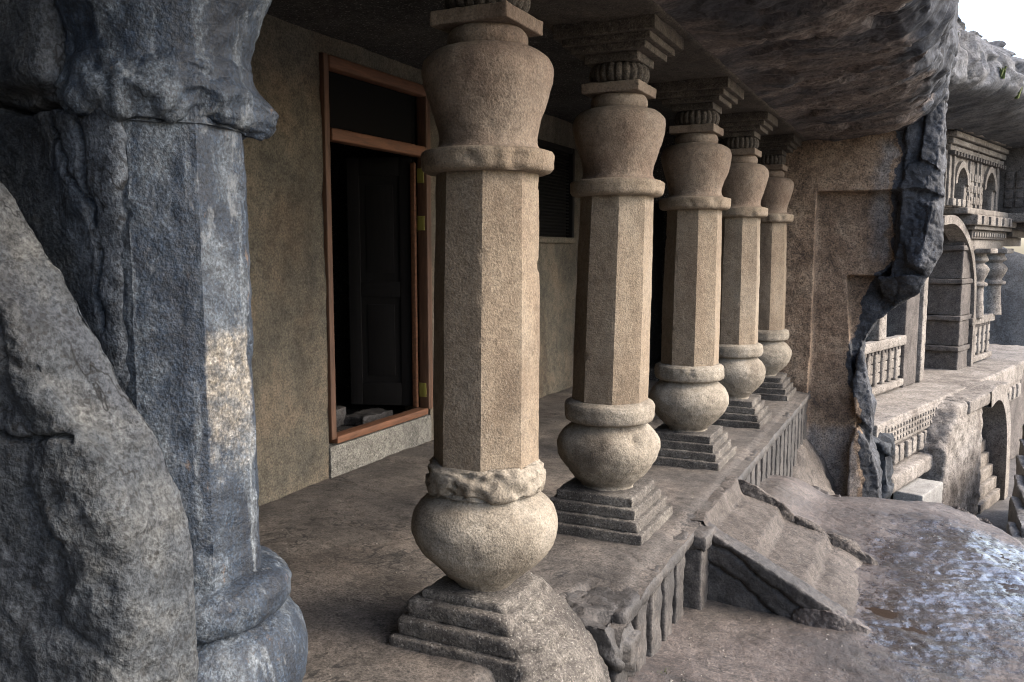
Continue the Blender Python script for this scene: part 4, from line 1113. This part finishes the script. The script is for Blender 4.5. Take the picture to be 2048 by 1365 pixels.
# tall jamb of stacked courses and the arch over it
jb = fthing('coursed_jamb', 'tall wall of stacked brown stone courses under the far arch', 'wall')
zc = PZ - 0.05
for k, hgt in enumerate((0.42, 0.1, 0.5, 0.1, 0.62, 0.1, 0.55, 0.1, 0.6)):
    pr_ = 0.0 if hgt > 0.2 else 0.12
    fpart('course', 6.2 - pr_, 6.9, -1.9, -0.68 + pr_ * 0.3, zc, zc + hgt - 0.004, M['fardark'], jb, 0.02, 0.012, 0.06)
    zc += hgt
ar = fthing('stone_arch', 'pale pointed arch rib rising beside the stacked courses of the far facade', 'arch')
ptsA = [(6.95, PZ), (6.95, 0.3), (6.85, 0.9), (6.55, 1.4), (6.0, 1.78), (5.3, 1.98), (4.6, 1.95)]
ptsA = smoothprof(ptsA, 5)
Vs, Fs = [], []
for i, (u, z) in enumerate(ptsA):
    j = min(i + 1, len(ptsA) - 1); i0 = max(i - 1, 0)
    du, dz_ = ptsA[j][0] - ptsA[i0][0], ptsA[j][1] - ptsA[i0][1]; L = hypot(du, dz_)
    nu_, nz_ = dz_ / L * 0.16, -du / L * 0.16
    Vs += [fl(u, -0.62, z), fl(u + nu_, -0.62, z + nz_), fl(u + nu_, -0.95, z + nz_), fl(u, -0.95, z)]
for i in range(len(ptsA) - 1):
    for k in range(4):
        Fs.append((i * 4 + k, i * 4 + (k + 1) % 4, i * 4 + 4 + (k + 1) % 4, i * 4 + 4 + k))
Fs += [(0, 1, 2, 3), tuple(len(Vs) - 4 + k for k in (3, 2, 1, 0))]
obj('arch_rib', mesh('arch_rib', np.array(Vs), Fs, False), M['far'], ar)
fpart('arch_rear', 4.0, 6.19, -1.75, -1.45, PZ, 2.3, M['far'], ar, 0.02)

# pair of distant pillars
for k, (u, nn, lab) in enumerate(((7.35, -0.72, 'left of two small distant pillars above the far railing'), (8.75, -0.72, 'right and stouter of two small distant pillars beside the white sky'))):
    dp = fthing('distant_pillar', lab, 'pillar', 'small pillars of the far facade')
    sc = 1.0 if k == 0 else 1.15
    pr_ = smoothprof([(0.12, 0.17), (0.4, 0.15), (0.75, 0.14), (0.78, 0.2), (0.84, 0.2), (0.88, 0.14), (1.02, 0.2), (1.12, 0.22), (1.2, 0.17), (1.24, 0.13), (1.3, 0.2), (1.36, 0.18), (1.42, 0.16), (1.5, 0.26)])
    V, F = lathe([(z, r * sc) for z, r in pr_], 32, 0.006, k, None, None, 0.04)
    V = V + np.array(fl(u, nn + 0.02, 0))
    obj('shaft', mesh('shaft', V, F), M['far'], dp)
    fpart('capital', u - 0.3, u + 0.3, nn - 0.28, nn + 0.32, 1.44, 1.54, M['far'], dp, 0.02)

# entablature, upper storey with niches
en = fthing('facade_entablature', 'pale layered stone cornice bands above the distant pillars', 'cornice')
for u0, nn, z0, z1, mt in ((6.6, -0.66, 1.52, 1.72, 'far'), (6.4, -0.6, 1.725, 1.9, 'fardark'), (6.2, -0.5, 1.905, 1.98, 'far'), (6.0, -0.42, 1.985, 2.18, 'far'), (5.6, -0.5, 2.185, 2.3, 'far')):
    fpart('cornice_band', u0, 9.25, -1.6, nn, z0, z1, M[mt], en, 0.02)
for k in range(14):
    fpart('band_block', 6.5 + 0.19 * k, 6.6 + 0.19 * k, -0.62, -0.57, 1.77, 1.86, M['far'], en, 0.01, 0, 1)
for k in range(5):
    fpart('balcony_post', 6.3 + 0.55 * k, 6.4 + 0.55 * k, -0.45, -0.38, 2.0, 2.16, M['far'], en, 0.01, 0, 1)
us = fthing('upper_storey', 'pale upper storey with two pointed niches under the far rock ledge', 'wall')
fpart('wall_back', 4.4, 9.9, -1.6, -1.05, 2.0, 4.0, M['fardark'], us, 0.02)
def pierced(par, u0, u1, n0, n1, z0, z1, holes):
    """front skin with pointed openings: one prism per strip between holes"""
    edges = [u0] + [e for h in holes for e in h[:2]] + [u1]
    for i in range(0, len(edges), 2):
        fpart('wall_strip', edges[i], edges[i + 1], n0, n1, z0, z1, M['far'], par, 0.02)
    for (a, b, zt, zs) in holes:
        m = (a + b) / 2
        arc = [(a, zs), (a + 0.06 * (b - a), zs + 0.45 * (zt - zs)), (a + 0.25 * (b - a), zs + 0.8 * (zt - zs)), (m, zt), (b - 0.25 * (b - a), zs + 0.8 * (zt - zs)), (b - 0.06 * (b - a), zs + 0.45 * (zt - zs)), (b, zs), (b, z1), (a, z1)]
        V, F = prism(arc, -n0, -n1)
        obj('niche_head', mesh('niche_head', V, F, False), M['far'], par)
        # raised hood mould following the point
        hood = []
        arc2 = smoothprof(arc[:7], 4)
        Vh, Fh = [], []
        for i, (u, z) in enumerate(arc2):
            d_ = np.array([u - m, z - (zs + 0.3 * (zt - zs))]); d_ = d_ / np.linalg.norm(d_) * 0.12
            Vh += [fl(u, n1 + 0.06, z), fl(u + d_[0], n1 + 0.06, z + d_[1]), fl(u + d_[0], n1 - 0.02, z + d_[1]), fl(u, n1 - 0.02, z)]
        for i in range(len(arc2) - 1):
            for k in range(4):
                Fh.append((i * 4 + k, i * 4 + (k + 1) % 4, i * 4 + 4 + (k + 1) % 4, i * 4 + 4 + k))
        obj('hood_mould', mesh('hood_mould', np.array(Vh), Fh, False), M['far'], par)
pierced(us, 4.9, 8.9, -1.05, -0.72, 2.3, 3.75, [(5.45, 6.15, 3.05, 2.75), (7.55, 8.3, 3.1, 2.75)])
for a in (4.95, 5.25, 6.35, 6.85, 7.15, 8.5):
    fpart('thin_pilaster', a, a + 0.09, -0.74, -0.68, 2.32, 3.6, M['far'], us, 0.01, 0.004)
for a in (5.05, 6.55, 6.75, 7.3):
    fpart('slot_shade', a, a + 0.07, -0.76, -0.715, 3.15, 3.5, M['fardark'], us, 0.01, 0.0)
for z0, nn in ((3.3, -0.66), (3.42, -0.62), (3.54, -0.57), (3.66, -0.5)):
    fpart('top_moulding', 4.9, 8.9, -1.05, nn, z0, z0 + 0.1, M['far'], us, 0.02)
for k in range(20):
    fpart('dentil', 4.95 + 0.2 * k, 5.05 + 0.2 * k, -0.72, -0.6, 3.22, 3.3, M['fardark'], us, 0.01, 0, 1)
for row in range(3):
    for k in range(5):
        fpart('relief_block', 6.3 + 0.24 * k, 6.46 + 0.24 * k, -0.73, -0.69, 2.4 + 0.22 * row, 2.55 + 0.22 * row, M['far'], us, 0.02, 0.004, 1)
for k in range(4):
    fpart('sill_block', 5.0 + 0.32 * k, 5.2 + 0.32 * k, -0.72, -0.6, 2.31, 2.45, M['far'], us, 0.02, 0.004, 1)
# porch return facing the court, with a round carved arch
po = fthing('far_porch', 'dim side of the far porch with a carved round arch at the picture edge', 'porch')
fpart('porch_wall', 8.95, 11.5, -1.4, 0.9, 2.3, 3.75, M['fardark'], po, 0.02)
fpart('porch_base', 8.8, 11.5, -1.4, 1.4, 2.1, 2.3, M['far'], po, 0.02)
fpart('porch_bracket', 9.3, 11.5, -1.4, -0.75, 1.6, 1.8, M['fardark'], po, 0.02)
fpart('porch_bracket', 9.3, 11.5, -1.4, -0.5, 1.8, 1.95, M['fardark'], po, 0.02)
fpart('porch_bracket', 9.3, 11.5, -1.4, -0.2, 1.95, 2.1, M['fardark'], po, 0.02)
for row in range(4):
    for k in range(5):
        fpart('lattice_block', 8.92, 8.955, -0.62 + 0.2 * k, -0.47 + 0.2 * k, 2.42 + 0.2 * row, 2.57 + 0.2 * row, M['fardark'], po, 0.01, 0, 1)
ringv, ringf = [], []
for i in range(33):
    a = -0.3 + (pi + 0.6) * i / 32
    for rr, un_ in ((0.62, 8.93), (0.62, 8.8), (0.47, 8.8), (0.47, 8.93)):
        ringv.append(fl(un_, 0.75 - rr * cos(a), 2.75 + rr * sin(a)))
for i in range(32):
    for k in range(4):
        ringf.append((i * 4 + k, i * 4 + (k + 1) % 4, i * 4 + 4 + (k + 1) % 4, i * 4 + 4 + k))
obj('round_arch', mesh('round_arch', np.array(ringv), ringf, True), M['far'], po)
dv, df = lathe([(0.0, 0.47), (0.05, 0.46), (0.09, 0.36), (0.05, 0.3), (0.07, 0.1)], 32, 0.02, 3, None, None, 0.05)
dv = np.stack([8.93 - dv[:, 2], dv[:, 0] - 0.75, dv[:, 1] + 2.75], -1)
obj('carved_disc', mesh('carved_disc', dv, df), M['white'], po)

# buttress and arched stair below the platform
V, F, N = remesh([prism([(1.6, -3.0), (1.75, -1.5), (2.3, -0.95), (3.1, -0.86), (3.9, -1.0), (3.95, -3.0)], -0.34, 0.15)], 0.04)
V = smooth_v(V, F, 3)
V = V + N * (0.03 * fbm(V, 1.5, 3) + 0.025 * fbm(V, 7, 4, 0.6))[:, None]
bt = fthing('rough_buttress', 'rough pecked brown rock buttress in front of the far platform', 'buttress')
obj('rock_face', mesh('rock_face', V, F), M['far'], bt)
sa = fthing('arched_steps', 'narrow steps under a tall pale stone arch beside the rough buttress', 'stair')
for k in range(8):
    fpart('step', 3.97 + 0.02 * k, 5.38, -0.9, 0.36 - 0.07 * k, -3.05 + 0.22 * k, -2.84 + 0.22 * k, M['far'], sa, 0.015, 0.004)
arcs = smoothprof([(5.45, -3.2), (5.4, -2.2), (5.25, -1.6), (4.9, -1.2), (4.5, -1.08), (4.05, -1.15)], 5)
Vs, Fs = [], []
for i, (u, z) in enumerate(arcs):
    j = min(i + 1, len(arcs) - 1); i0 = max(i - 1, 0)
    du, dz_ = arcs[j][0] - arcs[i0][0], arcs[j][1] - arcs[i0][1]; L = hypot(du, dz_)
    a, b = dz_ / L * 0.28, -du / L * 0.28
    Vs += [fl(u, 0.42, z), fl(u + a, 0.42, z + b), fl(u + a, -0.1, z + b), fl(u, -0.1, z)]
for i in range(len(arcs) - 1):
    for k in range(4):
        Fs.append((i * 4 + k, i * 4 + (k + 1) % 4, i * 4 + 4 + (k + 1) % 4, i * 4 + 4 + k))
obj('arch_rib', mesh('arch_rib', np.array(Vs), Fs, False), M['far'], sa)

# rock steps and ledges down to the right
for k in range(6):
    def le(V, nr, k=k):
        return V + nr * (0.03 * fbm(V, 1.6, 3, off=k) + 0.012 * fbm(V, 9, 3))[:, None]
    V, F = rbox((2.58 + 0.1 * k, 11.75 + 0.85 * k, -2.6 + 0.11 * k), (1.5, 0.75, 0.6), 0.015, 0.07, 0.01, k, 4, le)
    obj('rock_ledge', mesh('rock_ledge', V, F), M['lower'], label=['lowest dark rock step at the right picture edge', 'second lowest dark rock step at the right edge', 'third dark rock step up at the right edge',
        'fourth rock step up at the right edge', 'fifth rock step up, at the foot of the dark slope', 'topmost flat rock step below the dark slope'][k], cat='rock', group='rock steps at the right')

# far cliff above the facade, with the ledge over the niches
cl = smoothprof([(-1.9, 3.62), (-0.6, 3.66), (0.3, 3.78), (0.6, 3.98), (0.55, 4.25), (0.4, 4.55), (0.05, 4.85), (-0.4, 5.08), (-1.2, 5.35), (-3.5, 5.8), (-8, 6.2)], 8)
cl = resample(cl, 0.055)
us_ = np.arange(-2.5, 14.0, 0.05)
A, B = np.meshgrid(np.arange(len(cl)), us_, indexing='ij')
cn = np.array([p[0] for p in cl])[A.ravel()]; cz = np.array([p[1] for p in cl])[A.ravel()]
V = np.stack([B.ravel(), -cn, cz], -1)
V[:, 1] -= 0.1 * (V[:, 0] - 5) * 0 
f1, e1 = facets(V, 1.1, 0.34, 3.0)
hh = sstep(3.7, 4.1, V[:, 2])
V[:, 1] -= hh * (0.2 * fbm(V, 0.6, 4) + 0.05 * fbm(V, 3, 3) + f1 * sstep(0, 0.05, e1) - 0.1 * sstep(0.1, 0.0, np.abs(fbm(V * np.array([1, 1, 0.5]), 1.1, 3, off=31))))
V[:, 2] += hh * 0.2 * fbm(V, 0.7, 3, off=5) + 0.02 * fbm(V, 3, 3)
CLIFF_V = V.copy()
cf = fthing('far_cliff', 'grey rock cliff with a brown ledge overhanging the far facade, against white sky', 'cliff')
obj('rock_face', mesh('rock_face', V, grid_faces(len(cl), len(us_))), M['cliff'], cf)

# dark hillside at the far right
xs = np.linspace(-2, 16, 90); ys = np.linspace(24, 46, 100)
def hill_h(P):
    p3 = np.stack([P[:, 0], P[:, 1], 0 * P[:, 0]], -1)
    return -4.5 + (5.95 - 0.5 * np.clip(P[:, 0] - 2.05, -1.6, 4)) * sstep(24, 28, P[:, 1]) + 0.18 * fbm(p3, 0.7, 4) - 0.12 * np.clip(P[:, 1] - 30, 0, 100)
V, F, _ = heightfield(xs, ys, hill_h)
obj('hillside', mesh('hillside', V, F), M['hill'], kind='structure')

# ------------------------------------------------------------------ small things: grass tufts, weed, pebbles
def tuft(name, loc, n, h, seed, label, group):
    r = random.Random(seed); V, F = [], []
    for k in range(n):
        a = r.uniform(0, 2 * pi); l = h * r.uniform(0.5, 1.1); b = r.uniform(0.3, 0.9) * l; w_ = 0.01 * h / 0.2
        x0, y0 = r.uniform(-.03, .03), r.uniform(-.03, .03); px, py = -sin(a) * w_, cos(a) * w_
        p = [(x0, y0, 0), (x0 + cos(a) * b * .4, y0 + sin(a) * b * .4, l * .7), (x0 + cos(a) * b, y0 + sin(a) * b, l * .8)]
        i = len(V)
        V += [(p[0][0] - px, p[0][1] - py, 0), (p[0][0] + px, p[0][1] + py, 0), (p[1][0] + px * .8, p[1][1] + py * .8, p[1][2]), (p[1][0] - px * .8, p[1][1] - py * .8, p[1][2]), p[2]]
        F += [(i, i + 1, i + 2, i + 3), (i + 3, i + 2, i + 4)]
    obj(name, mesh(name, np.array(V), F, False), M['grass'], None, loc, label, 'grass', group)
def fw_(u, n, z): return tuple(FO + FU * u + FN * n + np.array([0, 0, z]))
cl_w = np.array([fw_(a, -b, c) for a, b, c in CLIFF_V[::3]])
for k, (u, n, z, lab) in enumerate(((0.9, 0.42, 4.3, 'grass tuft highest on the far cliff, beside the near brow'), (0.4, 0.5, 3.8, 'small grass tuft low on the far cliff beside the near brow'),
        (2.4, 0.45, 4.05, 'yellow-green grass tuft at the middle of the far cliff'), (3.6, 0.5, 3.9, 'drooping grass tuft lowest and rightmost on the far cliff'), (1.6, 0.4, 4.15, 'thin grass tuft between cracks of the far cliff'))):
    t0 = np.array(fw_(u, n, z)); q = cl_w[np.argmin(((cl_w - t0) ** 2).sum(1) + 3 * np.abs(cl_w[:, 2] - t0[2]))]
    tuft('grass_tuft', tuple(q - np.array([0, 0, 0.03])), 26, 0.22, k, lab, 'grass tufts on the far cliff')
tuft('weed', (-1.0, 3.62, -0.42), 9, 0.03, 3, 'tiny green weed at the foot of the plinth front', None)

rs = np.random.RandomState(5)
ico = np.array([(0, 0, 1), (0.9, 0, 0.25), (0.28, 0.85, 0.25), (-0.72, 0.53, 0.25), (-0.72, -0.53, 0.25), (0.28, -0.85, 0.25), (0.72, 0.53, -0.4), (-0.28, 0.85, -0.4), (-0.9, 0, -0.4), (-0.28, -0.85, -0.4), (0.72, -0.53, -0.4)])
icf = [(0, 1, 2), (0, 2, 3), (0, 3, 4), (0, 4, 5), (0, 5, 1), (1, 6, 2), (2, 6, 7), (2, 7, 3), (3, 7, 8), (3, 8, 4), (4, 8, 9), (4, 9, 5), (5, 9, 10), (5, 10, 1), (1, 10, 6)]
P = np.stack([rs.uniform(-1.0, 0.95, 1500), rs.uniform(2.9, 6.9, 1500)], -1)
z, wv = court_height(P)
keep = (rs.uniform(size=len(P)) < 0.12 + 0.9 * sstep(0.3, 0.9, wv)) & in_poly(P, COURT_POLY)
V, F = [], []
for (x, y), zz in zip(P[keep], z[keep]):
    s_ = 0.002 + 0.006 * rs.uniform() ** 3
    i = len(V)
    R = Matrix.Rotation(rs.uniform(0, 6.28), 3, 'Z')
    sc = s_ * rs.uniform(0.6, 1.4, 3)
    for q in ico:
        v = R @ Vector(q * sc)
        V.append((v[0] + x, v[1] + y, v[2] * 0.6 + zz))
    F += [tuple(k + i for k in f) for f in icf]
obj('gravel', mesh('gravel', np.array(V), F, False), M['pebble'], label='loose gravel grains scattered over the wet court', cat='gravel', kind='stuff')

P = np.stack([rs.uniform(-3.3, -1.15, 700), rs.uniform(2.3, 8.5, 700)], -1)
P2_ = np.stack([rs.uniform(-1.05, -0.2, 420), rs.uniform(2.9, 4.5, 420)], -1)
pts = [(x, y, z_) for (x, y), z_ in zip(P, floor_h(P))] + [(x, y, z_) for (x, y), z_ in zip(P2_, court_height(P2_)[0])]
V, F = [], []
for (x, y, zz) in pts:
    s_ = 0.0018 + 0.006 * rs.uniform() ** 4
    i = len(V)
    R = Matrix.Rotation(rs.uniform(0, 6.28), 3, 'Z')
    sc = s_ * rs.uniform(0.6, 1.4, 3)
    for q in ico:
        v = R @ Vector(q * sc)
        V.append((v[0] + x, v[1] + y, v[2] * 0.6 + zz))
    F += [tuple(k + i for k in f) for f in icf]
obj('grit', mesh('grit', np.array(V), F, False), M['grit'], label='fine pale grit scattered on the floor between the pillars', cat='grit', kind='stuff')
